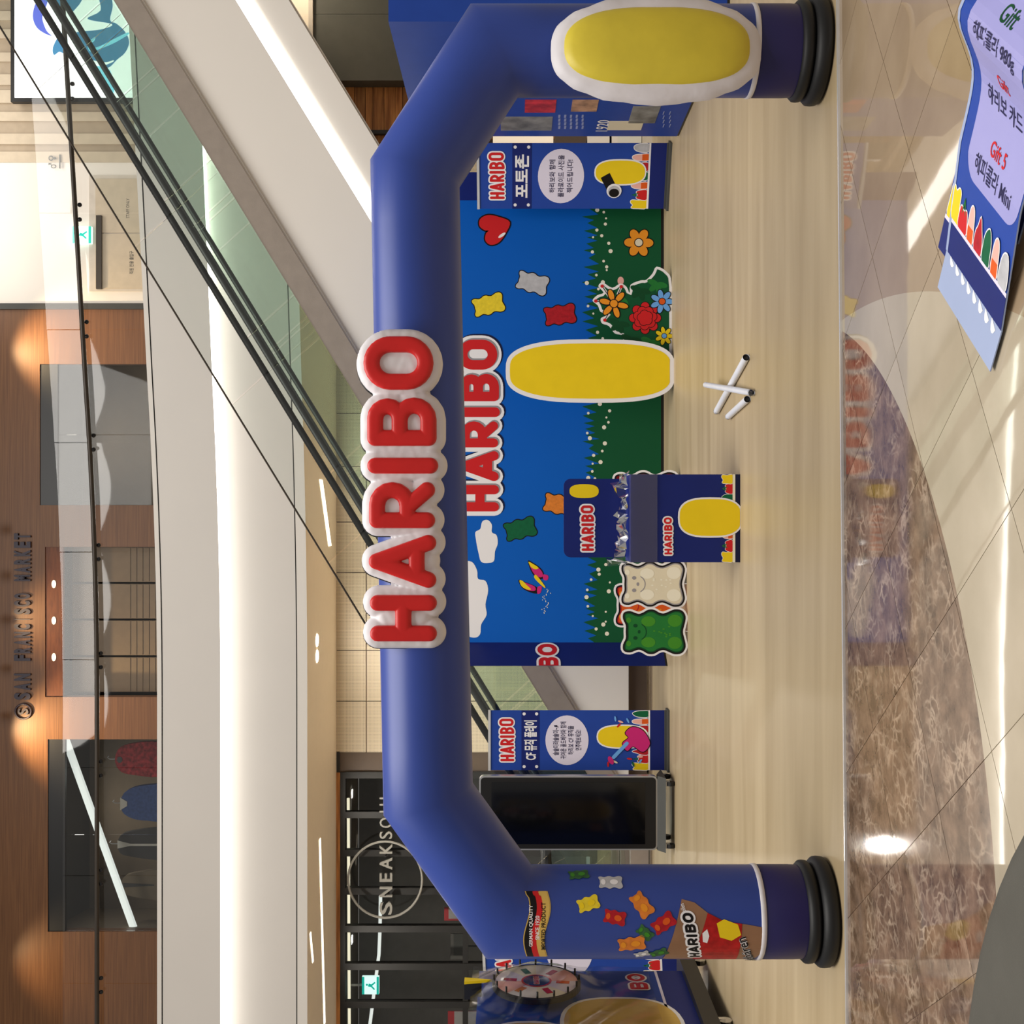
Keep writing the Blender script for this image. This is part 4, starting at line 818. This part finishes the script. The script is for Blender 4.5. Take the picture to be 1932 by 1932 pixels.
for (x, y, n, mt) in ((1240, 536, 4, 'plgreen'), (1208, 548, 4, 'pdgreen'), (1168, 610, 4, 'pdgreen'), (1190, 640, 4, 'pdgreen'), (1228, 645, 4, 'plgreen'), (1178, 565, 3, 'plgreen')):
    m = MB()
    for k in range(n): t = 1.2 + k * 1.1; c = FP(x - 9 * math.sin(t), y - 9 * math.cos(t)); m.poly(ell(c[0], c[1], 11 * kf, 5.5 * kf, 14, PI - t if False else t), -.002 - .0002 * k, mt)
    m.build('leaf_print', r)
m = MB(); c = FP(1158, 573)
for a_, b_ in ((1136, 540), (1172, 541), (1124, 568), (1141, 604)):
    q = FP(a_, b_); flat_stroke(m, [c, q], .012, -.002, 'pwhite'); flat_stroke(m, [c, q], .004, -.003, 'pblack'); m.poly(ell(q[0], q[1], .017, .017, 12), -.004, 'pred')
daisy(m, c[0], c[1], 27 * kf, -.004, 'porange', 'porange', 6, a0=.3, pw=.19); m.build('lily_print', r)
m = MB(); c = FP(1217, 600)
for rr, n, a0 in ((.115, 8, 0), (.075, 7, .4), (.035, 5, .2)):
    L = -.003 - (.115 - rr) * .05; E_ = [(c[0] + rr * math.cos(a0 + 2 * PI * k / n), c[1] + rr * math.sin(a0 + 2 * PI * k / n)) for k in range(n)]
    m.union([ell(*q, .047, .047, 14) for q in E_] + [ell(*c, rr, rr, 20)], L, 'pblack'); m.union([ell(*q, .041, .041, 14) for q in E_] + [ell(*c, rr, rr, 20)], L - .0008, 'pred')
m.build('rose_print', r)
m = MB(); c = FP(1249, 569); daisy(m, c[0], c[1], 22 * kf, -.004, 'psky', 'pdorange', 7, a0=.2, pw=.22); m.build('blue_daisy_print', r)
m = MB(); c = FP(1253, 634); daisy(m, c[0], c[1], 17 * kf, -.004, 'pyellow', 'psky', 7, a0=.2, pw=.22); m.build('yellow_daisy_print', r)
def gummy_standee(lab, x, y, D, hpx, face, hi, deep, rot=0.0):
    k = D / F; h = hpx * k; r = standee_root('candy_standee', lab, 'standee', x, y, D, 'candy cut-outs in a row'); g = xf(GUMMY, 0, 0, h, 0, 1.12)
    cz = -min(p[1] for p in offset(g, .045 * h)); sh = lambda P: [(p[0], p[1] + cz) for p in P]
    m = MB(); m.prism(sh(offset(g, .045 * h)), 0, .008, 'pwhite'); m.build('board', r)
    m = MB(); m.poly(sh(offset(g, .012 * h)), -.001, 'pblack'); m.poly(sh(offset(g, -.016 * h)), -.002, deep); m.poly(sh(offset(g, -.035 * h)), -.003, face); m.build('candy_print', r)
    m = MB()
    for sx in (-1, 1):
        for ex, ez, a, b in ((.17, .10, .085, .115), (.18, -.33, .10, .115), (.19, .42, .045, .04)): m.poly(sh(xf(ell(sx * ex, ez, a, b, 16), 0, 0, h)), -.004, hi)
        m.poly(sh(xf(ell(sx * .10, .31, .03, .035, 12), 0, 0, h)), -.004, deep)
    m.poly(sh(xf(ell(0, .25, .03, .022, 12), 0, 0, h)), -.004, deep); m.poly(sh(xf(arc(0, .27, .13, PI * 1.15, PI * 1.85, 10) + arc(0, .27, .145, PI * 1.85, PI * 1.15, 10), 0, 0, h)), -.004, deep)
    for q in range(10): m.poly(sh(xf(ell(random.uniform(-.09, .09), random.uniform(-.28, .04), .012, .02, 8), 0, 0, h)), -.004, hi)
    m.build('relief_print', r); foot(r, h=.3)
gummy_standee('green candy cut-out board at the left end of the candy row', 1298, 1192, 10.55, 116, 'pmgreen' if False else 'plgreen', 'pmgreen', 'pdgreen')
gummy_standee('cream candy cut-out board between the green one and the blue stand', 1296, 1102, 10.6, 117, 'pcream', 'pcream2', 'pshadow')
gummy_standee('orange candy cut-out board half hidden behind the green and cream ones', 1282, 1142, 11.1, 113, 'pdorange', 'porange', 'pcdk')
gummy_standee('dark red candy cut-out board mostly hidden behind the blue stand', 1286, 934, 11.0, 118, 'pdred', 'pcdk', 'pdred')

# ------------------------------------------------------------------ roll-up banners
def banner(lab, x0, x1, ya, yb, D, rz, lines, title, seq, small=False, ry=0.0, extra=None):
    k = D / F; W_ = abs(ya - yb) * k / max(.4, math.cos(rz)); Hh = (x1 - x0) * k
    p = at(0, (ya + yb) / 2, D); r = root('roll_up_banner', lab, 'banner', (p.x, D, ZP), rz, 'blue event banners', ry); w = W_ / 2; h = Hh
    m = MB(); m.box(-w, w, .0, .004, .04, h, 'pblue'); m.build('sheet', r)
    m = MB(); m.box(-w - .01, w + .01, -.07, .09, 0, .022, 'charcoal'); m.box(-w, w, -.01, .012, .022, .045, 'charcoal'); m.build('base', r)
    m = MB(); m.box(-w - .004, w + .004, -.008, .012, h - .005, h + .02, 'trim_metal'); m.build('top_rail', r)
    m = MB(); m.tube([(0, .03, .03), (0, .03, h)], .011, 'silver', 8); m.build('pole', r)
    Z = lambda t: h * (1 - t)
    m = MB(); logo(m, -w * .70, w * .72, Z(.135), Z(.055), -.002, bord=.014); m.build('logo_print', r)
    m = MB(); m.box(-w, w, -.0025, 0, Z(.275), Z(.175), 'pnavy')
    for sx in (-1, 1):
        for t in (.19, .26): m.poly(ell(sx * w * .88, Z(t), .016, .016, 12), -.004, 'pwhite')
    if title: add_text(m, title, -w * .66, w * .66, Z(.262), Z(.190), -.004, 'pwhite', .03); m.build('title_print', r)
    m = MB(); m.poly(ell(0, Z(.43), w * .90 * .92, w * .90 * .80, 40), -.002, 'plav'); m.build('round_label', r)
    m = MB(); n = len(lines)
    for i, (tx, ww) in enumerate(lines): zc_ = Z(.43) + (n / 2 - .5 - i) * .088 * (3.4 / n if n > 3 else 1); add_text(m, tx, -w * ww, w * ww, zc_ - .03, zc_ + .03, -.004, 'ptext', .012)
    if n: m.build('label_text', r)
    m = MB(); m.box(-w, w, -.0025, 0, 0.04, Z(.895), 'pdark' if False else 'pnavy'); m.box(-w, w, -.003, 0, Z(.895), Z(.885), 'pwhite'); m.build('bottom_band', r)
    m = MB(); candies(m, -w, w, Z(.885), .16, -.002, seq); m.build('candy_print', r)
    m = MB(); pp = superell(w * .12, Z(.74), w * .36, .245, 2.6, 36); m.poly(offset(pp, .014), -.006, 'pwhite'); m.poly(pp, -.007, 'pyellow'); m.build('yellow_print', r)
    if extra: extra(r, w, Z)
    return r
def confetti(r, w, Z):
    m = MB(); g = crom([(-.10, -.10), (-.04, -.16), (.06, -.12), (.10, -.04), (.06, .02), (.02, .0), (-.02, .05), (-.08, .02), (-.05, -.03)], 4)
    pts = xf(g, 0, Z(.775), 1.3, .1); m.poly(offset(pts, .008), -.008, 'pblack'); m.poly(pts, -.009, 'pmagenta'); flat_stroke(m, [(-.03, Z(.765)), (-.17, Z(.69))], .018, -.010, 'psky'); m.poly(xf(ell(0, 0, .045, .025, 12), -.2, Z(.675), 1, .5), -.011, 'pmagenta')
    for k, (a, t, c) in enumerate(((-.8, .66, 'pred'), (-.72, .70, 'pcream'), (-.55, .70, 'ppink'), (.72, .70, 'psky'), (.62, .73, 'ppink'), (.5, .72, 'pred'), (-.8, .80, 'pcgr2'), (-.62, .78, 'pred'), (-.7, .84, 'psky'), (.66, .77, 'psky'), (-.55, .84, 'ppink'))):
        m.poly(xf(ell(0, 0, .028, .010, 10), a * w, Z(t), 1, k * 1.1), -.008, c)
    m.build('confetti_print', r)
def camprint(r, w, Z):
    m = MB(); cx, cz = -w * .35, Z(.70)
    m.poly(xf([(-.07, -.05), (.07, -.05), (.07, .05), (-.07, .05)], cx + .06, cz + .04, 1, .5), -.008, 'pblack'); m.poly(ell(cx - .03, cz - .02, .07, .075, 20), -.009, 'pwhite'); m.poly(ell(cx - .035, cz - .02, .055, .06, 20), -.010, 'pgrey'); m.poly(ell(cx - .05, cz - .02, .042, .05, 20), -.011, 'pblack'); m.build('camera_print', r)
banner('blue event banner with a music title beside the black display kiosk', 925, 1262, 1453, 1340, 11.82, 0.0, [('솔솔미라솔솔미~♬', .5), ('귀여운 골드베어와 함께', .62), ('하리보 CF 뮤직을', .48), ('연주해보세요!', .34)], 'CF 뮤직 플레이', 'ycrrgrpg', extra=confetti)
banner('blue photo zone banner standing right of the photo wall', 902, 1262, 387, 278, 11.75, -.45, [('하리보와 함께', .5), ('폴라로이드 사진을', .64), ('찍어드립니다!', .5)], '포토존', 'ycpgrpx', extra=camprint)
banner('blue event banner half hidden behind the left arch leg and wheel', 915, 1288, 1845, 1722, 10.9, .0, [], '', 'ycpgrpx', ry=-.045)

# ------------------------------------------------------------------ black display kiosk
DK = 11.45; kk_ = DK / F
r = root('display_kiosk', 'tall black touch screen kiosk with silver edge on a wheeled base', 'kiosk', (at(0, 1534, DK).x, DK, ZP)); w = 70 * kk_; z0, z1 = .16, HC + (966 - 906) * kk_
def rrect(x0, x1, z0, z1, rr, n=5): return arc(x1 - rr, z1 - rr, rr, 0, PI / 2, n) + arc(x0 + rr, z1 - rr, rr, PI / 2, PI, n) + arc(x0 + rr, z0 + rr, rr, PI, 1.5 * PI, n) + arc(x1 - rr, z0 + rr, rr, 1.5 * PI, 2 * PI, n)
m = MB(); m.prism(rrect(-w, w, z0, z1, .045), 0, .07, 'silver'); m.build('silver_frame', r)
m = MB(); m.prism(rrect(-w + .015, w - .015, z0 + .015, z1 - .015, .035), -.006, 0, 'black'); m.build('bezel', r)
m = MB(); m.poly(rrect(-w + .06, w - .06, z0 + .12, z1 - .12, .004), -.008, 'screen'); m.build('screen', r)
m = MB(); m.add([(-w, 0, z0), (w, 0, z0), (w, -.10, .09), (-w, -.10, .09), (-w, .3, .09), (w, .3, .09), (w, .07, z0), (-w, .07, z0)], [(0, 1, 2, 3), (3, 2, 5, 4), (4, 5, 6, 7), (0, 3, 4, 7), (1, 6, 5, 2)], 'charcoal'); m.build('base', r)
for sx in (-1, 1):
    for yy in (-.06, .25): m = MB(); m.tube([(sx * (w - .06) - .018, yy, .042), (sx * (w - .06) + .018, yy, .042)], .042, 'rubber', 14); m.box(sx * (w - .06) - .024, sx * (w - .06) + .024, yy - .02, yy + .02, .05, .095, 'silver'); m.build('caster', r)

# ------------------------------------------------------------------ navy goods stand with a clear bag
DP = 8.12; kp = DP / F
r = root('goods_stand', 'dark navy cardboard display stand with header board and torn clear plastic wrap', 'stand', (at(0, 978, DP).x, DP, ZP)); w = 83 * kp
def Pz(x): return HC + (966 - x) * kp - ZP
zt_ = Pz(1190)
m = MB(); m.box(-w, w, 0, .38, 0, zt_, 'pnavy'); m.build('box', r)
m = MB(); m.prism(rrect(-w + .02, w - .02, zt_ - .02, Pz(1068), .05), .36, .375, 'pnavy'); hb = m.build('header_board', r)
m = MB(); logo(m, -w * .78, w * .30, Pz(1130) + .01, Pz(1108) + .02, .358, bord=.012); pp = superell(w * .64, Pz(1108), .05, .105, 2.6, 30); m.poly(pp, .357, 'pyellow'); m.build('header_print', hb)
m = MB(); logo(m, -w * .82, w * .02, Pz(1268), Pz(1253), -.003, bord=.010); m.build('logo_print', r)
m = MB(); m.box(-w, w, -.002, 0, 0, Pz(1387), 'pdark'); m.box(-w, w, -.003, 0, Pz(1387), Pz(1382), 'pcream2'); m.build('bottom_band', r)
m = MB(); candies(m, -w, -w * .25, Pz(1382), .075, -.003, 'ycp'); m.build('candy_print', r); m = MB(); candies(m, w * .35, w, Pz(1382), .075, -.003, 'gcy'); m.build('candy_print', r)
m = MB(); pp = superell(w * .02, Pz(1340), w * .42, 58 * kp, 2.8, 36); pp = [(p[0], max(p[1], .003)) for p in pp]; m.poly(offset(pp, .012), -.006, 'pwhite'); m.poly(pp, -.007, 'pyellow'); m.build('yellow_print', r)
m = MB(); m.box(-w - .002, w + .002, -.008, -.007, Pz(1240), zt_ + .01, 'film_g'); m.build('plastic_sleeve', r)
m = MB(); n = 34; P = []                         # crumpled film standing up from the top of the box
for i in range(n + 1):
    t = i / n; px = -w - .02 + (2 * w + .03) * t; hgt = .02 + .075 * abs(math.sin(t * 9.3)) * random.random() + .03 * random.random() + (.12 if t < .16 else 0) * (1 - t / .16 if t < .16 else 0)
    for j in range(5): P.append((px + random.uniform(-.02, .02), -.02 + .05 * j + random.uniform(-.03, .03), zt_ + .003 + hgt * math.sin(PI * j / 4 * .9 + .15) + random.uniform(0, .03)))
m.add(P, [(i * 5 + j, i * 5 + j + 1, (i + 1) * 5 + j + 1, (i + 1) * 5 + j) for i in range(n) for j in range(4)], 'film'); m.build('crumpled_film', r)

# ------------------------------------------------------------------ paper rolls on the floor
def roll(lab, a, b, r0, lift=0.0, lift2=None):
    A, B_ = fl(*a, ZP + r0), fl(*b, ZP + r0); A.z = ZP + r0 + lift; B_.z = ZP + r0 + (lift if lift2 is None else lift2); c = A.copy(); c.z = 0
    r = root('paper_roll', lab, 'paper roll', (A.x, A.y, ZP), group='wrapped paper rolls on the floor'); o = Vector((A.x, A.y, ZP)); d = (B_ - A).normalized()
    m = MB(); m.tube([A - o, (A + B_) / 2 - o, B_ - o], r0, 'stack', 16, caps=False); m.tube([A - o + d * .01, B_ - o - d * .01], r0 * .86, 'black', 16); m.build('paper', r, True)
    m = MB(); m.tube([B_ - o - d * .03, B_ - o, B_ - o + d * .05], [r0 * 1.04, r0 * 1.06, r0 * .5], 'film', 12, caps=False); m.build('plastic_wrap', r)
roll('long white paper roll in clear wrap lying under another on the floor', (1408, 674), (1352, 776), .0235)
roll('white paper roll crossing on top of the long one', (1352, 726), (1418, 741), .0215, .082, .0)
roll('short white paper roll touching the end of the crossing one', (1410, 753), (1374, 786), .0225)

# ------------------------------------------------------------------ prize wheel cart on the left
XC = -3.66
r = root('prize_wheel_cart', 'blue prize wheel cart wrapped in clear film beside the left arch leg', 'cart', (XC, 8.6, ZP), PI / 2)
L0, L1 = -1.15, .81                              # local x runs along world y
m = MB(); m.box(L0, L1, .0, .5, .22, 1.83, 'pblue'); bo2 = m.build('panel_box', r)
m = MB(); m.box(L0 - .03, L1 + .27, -.06, .56, .10, .22, 'black'); m.build('base', r)
for lx in (L0 + .1, -.18, L1 + .15):
    m = MB(); m.tube([(lx, -.02 - .018, .05), (lx, -.02 + .018, .05)], .05, 'chrome', 14); m.box(lx - .02, lx + .02, -.05, .01, .05, .11, 'chrome'); m.build('caster', r)
m = MB(); m.box(L0, L1, -.002, 0, .22, .42, 'pnavy'); m.box(L0, L1, -.003, 0, .42, .44, 'plav'); m.build('bottom_band', r)
m = MB(); pp = superell(-.25, .78, .52, .42, 2.8, 36); m.poly(offset(pp, .03), -.003, 'pwhite'); m.poly(pp, -.004, 'pgold'); pp = superell(-.45, 1.45, .30, .28, 2.6, 30); m.poly(offset(pp, .03), -.003, 'pwhite'); m.poly(pp, -.004, 'pgold'); m.build('yellow_print', r)
m = MB(); logo(m, -.10, .74, .52, .66, -.003, only='BO', bord=.015); m.build('logo_print', r)
wc = (.33, -.09, 1.385); R_ = .335
wh = MB(); wh.prism(ell(wc[0], wc[2], R_, R_, 48), -.11, -.07, 'black'); wheel = wh.build('wheel_rim', r)
m = MB()
seg = ['pcream2', 'plav', 'ppink', 'pwhite', 'pcream2', 'plav', 'ppink', 'pwhite']
for k in range(8):
    a0, a1 = 2 * PI * k / 8, 2 * PI * (k + 1) / 8; m.poly([(wc[0], wc[2])] + arc(wc[0], wc[2], R_ * .93, a0, a1, 6), -.112, seg[k])
for k, c in enumerate(('pcgr2', 'pcdk', 'pcor', 'pred', 'pdorange', 'pcdk')): t = .4 + k * PI / 3; m.poly(xf([(-.05, -.025), (.05, -.025), (.05, .025), (-.05, .025)], wc[0] + .2 * math.cos(t), wc[2] + .2 * math.sin(t), 1, t), -.114, c)
m.poly(ell(wc[0], wc[2], .115, .115, 30), -.115, 'pred'); m.poly(ell(wc[0], wc[2], .10, .10, 30), -.116, 'pnavy'); logo(m, wc[0] - .075, wc[0] + .075, wc[2] - .02, wc[2] + .02, -.117, bord=.004); m.build('wheel_face', wheel)
for k in range(16): t = 2 * PI * k / 16; m = MB(); m.tube([(wc[0] + R_ * .96 * math.cos(t), -.11, wc[2] + R_ * .96 * math.sin(t)), (wc[0] + R_ * .96 * math.cos(t), -.16, wc[2] + R_ * .96 * math.sin(t))], .008, 'black', 6); m.build('peg', wheel)
m = MB(); m.tube([(wc[0], -.07, wc[2]), (wc[0], 0, wc[2])], .05, 'black', 14); m.build('axle', r)
m = MB(); m.prism([(wc[0] - .035, 1.93), (wc[0] + .05, 1.93), (wc[0] + .008, 1.72)], -.12, -.10, 'pyellow'); m.box(wc[0] - .02, wc[0] + .02, -.10, .02, 1.8, 1.93, 'black'); m.build('pointer', r)
m = MB(); P = []; n1, n2 = 90, 48                   # clinging film around the front
for i in range(n1 + 1):
    for j in range(n2 + 1):
        lx = L0 + (L1 - L0) * i / n1; z = .5 + 1.38 * j / n2; d = math.hypot(lx - wc[0], z - wc[2]); P.append((lx, -.03 - .14 * math.exp(-(d / .42) ** 4) - .002 * random.random() - .010 * abs(math.sin(lx * 7 + z * 11 + math.sin(z * 5))) ** 3, z))
m.add(P, [(i * (n2 + 1) + j, (i + 1) * (n2 + 1) + j, (i + 1) * (n2 + 1) + j + 1, i * (n2 + 1) + j + 1) for i in range(n1) for j in range(n2)], 'film'); m.build('plastic_wrap', r, True)

# ------------------------------------------------------------------ blue history wall on the right
A, B_ = at(1315, 187, 10.1), at(1282, 257, 11.1); d = Vector((A.x - B_.x, A.y - B_.y, 0)); ln = d.length; rz = math.atan2(d.y, d.x)
r = root('history_wall', 'tall blue information wall with old photographs behind the right arch leg', 'display wall', (B_.x, B_.y, ZP), rz)
HW = 2.46; LN = 2.6
m = MB(); m.box(0, LN, 0, .35, .02, HW, 'pblue'); m.build('panel_box', r)
m = MB(); m.box(0, LN, .004, .346, 0, .02, 'black'); m.build('base', r)
def HL(x, y):                                        # raw pixel on the wall face -> local (x, z)
    q = (966 - y) / F; t = (q * B_.y - B_.x) / (math.cos(rz) - q * math.sin(rz)); Y = B_.y + t * math.sin(rz); return t, HC + (966 - x) * Y / F - ZP
def hq(mb, xa, xb, ya, yb, l, c):
    a, b = HL(xa, ya), HL(xb, yb); mb.box(a[0], b[0], -l, 0, b[1], a[1], c)
for nm, xa, xb, ya, yb, c in (('photo_print', 945, 1043, 246, 220, 'pphoto'), ('photo_print', 990, 1050, 212, 188, 'pphoto3'), ('photo_print', 1077, 1130, 210, 188, 'pphoto2'), ('photo_print', 1185, 1247, 232, 200, 'pphoto'), ('photo_print', 1145, 1215, 245, 228, 'pcream')):
    m = MB(); hq(m, xa, xb, ya, yb, .003, c); m.build(nm, r)
m = MB()
for x in (1053, 1064, 1075, 1086, 1097): 
    for y0 in (243, 236, 229, 222): hq(m, x, x + 4.5, y0, y0 - 5.5, .002, 'ptextw')
for x in (1250, 1262):
    for y0 in (240, 232, 224, 216): hq(m, x, x + 4, y0, y0 - 6, .002, 'ptextw')
a, b = HL(1146, 247), HL(1128, 226); add_text(m, '1920', a[0], b[0], a[1], b[1], -.004, 'pwhite', .01); m.build('text_print', r)
# ------------------------------------------------------------------ gift posters lying on the marble
wdir = Vector((-.611, -.792, 0)); edir = Vector((.792, -.611, 0)); C1 = Vector((.945, 4.244, 0))
def poster(lab, org, lift, length, wave, full, rot=0.0):
    r = root('gift_poster', lab, 'poster', (org.x, org.y, 0), group='gift posters lying on the marble floor')
    wd = Matrix.Rotation(rot, 3, 'Z') @ wdir; ed = Matrix.Rotation(rot, 3, 'Z') @ edir
    def prof(t): return lift + (wave(t) if wave else 0)
    def fn(p):                                     # local: x along the text, z along the sheet, y = lift towards the viewer is negative
        return wd * p.x + ed * p.z + Vector((0, 0, prof(p.z) - p.y))
    def sheet(mb, x0, x1, z0, z1, y, c, n=None):
        n = n or max(1, int((z1 - z0) / .03))
        for k in range(n): a, b = z0 + (z1 - z0) * k / n, z0 + (z1 - z0) * (k + 1) / n; mb.add([(x0, y, a), (x1, y, a), (x1, y, b), (x0, y, b)], [(0, 1, 2, 3)], c)
    W6 = .60
    m = MB(); sheet(m, 0, W6, 0, length, 0, 'pblue'); sheet(m, 0, W6, 0, length, .005, 'pwhite'); m.add([(0, 0, length * k / 40) for k in range(41)] + [(0, .005, length * k / 40) for k in range(41)], [(k, k + 1, 42 + k, 41 + k) for k in range(40)], 'ppale'); m.add([(W6, 0, length * k / 40) for k in range(41)] + [(W6, .005, length * k / 40) for k in range(41)], [(k, k + 1, 42 + k, 41 + k) for k in range(40)], 'ppale'); m.build('sheet', r, fn=fn)
    m = MB(); sheet(m, 0, W6, 0, .115, -.001, 'pnavy'); sheet(m, 0, W6, .115, .13, -.0015, 'plav', 1); m.build('bottom_band', r, fn=fn)
    m = MB(); candies(m, .01, W6, .13, .125, -.002, 'ycprgpx'); m.build('candy_print', r, fn=fn)
    if full:
        m = MB(); x0, x1 = .10, W6 - .005; z0 = .325; rr = .09
        strips = [(z0 + rr * (1 - math.cos(q * PI / 16)), rr * (1 - math.sin(q * PI / 16))) for q in range(9)]
        for (a, ia), (b, ib) in zip(strips, strips[1:]): m.add([(x0 + ia, -.0012, a), (x1 - ia, -.0012, a), (x1 - ib, -.0012, b), (x0 + ib, -.0012, b)], [(0, 1, 2, 3)], 'plilac')
        sheet(m, x0, x1, z0 + rr, length - .04, -.0012, 'plilac'); m.build('text_panel', r, fn=fn)
        for tx, xa, xb, za, zb, c, of in (('해피콜라 Mini', .18, .52, .365, .43, 'ptext', .005), ('Gift 5', .28, .42, .455, .505, 'pred', .01), ('하리보 카드', .17, .49, .59, .65, 'ptext', .005), ('Gift', .30, .40, .675, .715, 'pred', .01), ('해피콜라 980g', .16, .53, .775, .835, 'ptext', .005), ('Gift', .30, .42, .87, .92, 'pdgreen', .01)):
            m = MB(); add_text(m, tx, xa, xb, za, zb, -.003, c, of); m.build('poster_text', r, fn=fn)
        m = MB(); sheet(m, 0, .022, 0, length, -.0016, 'ppale'); m.build('edge_strip', r, fn=fn)
        ft = MB(); ft.slab((0, .004, 0), (W6, .004, 0), (W6, .004, -.15), (0, .004, -.15), (0, -.004, 0), 'ppale')
        for k in range(8): ft.poly(ell(.08 + k * .065, -.0, .026, .03 + .002 * k, 12)[6:] + [], -.001, 'pwhite')
        ft.build('foot_flap', r, fn=lambda p: wd * p.x + ed * p.z + Vector((0, 0, .017 - p.y)))
bump = lambda t: .045 * min(1, t / .4) + (.10 * math.exp(-((t - .82) / .13) ** 2)) + (.0 if t < .9 else .25 * (t - .9))
poster('topmost blue gift poster with lilac text panel and wavy end', C1, .0185, 1.25, bump, True)
poster('blue gift poster slipped out under the topmost one', C1 + Vector((.03, .10, 0)), .011, .62, None, False, .03)
poster('blue gift poster at the bottom of the pile, farthest to the right', C1 + edir * .31 + Vector((.02, .09, 0)), .0055, .7, None, False, -.02)

# ------------------------------------------------------------------ round seat in the near corner
r = root('round_ottoman', 'large round dark grey upholstered seat at the near left corner', 'ottoman', (-1.647, 1.765, 0))
m = MB(); m.lathe([(0, .42), (.9, .42), (1.26, .42), (1.30, .412), (1.318, .395), (1.318, .08), (1.30, .06)], 'ottoman', 72); m.build('cushion', r, True)
m = MB(); m.lathe([(1.24, .06), (1.24, 0)], 'black', 48); m.build('plinth', r)
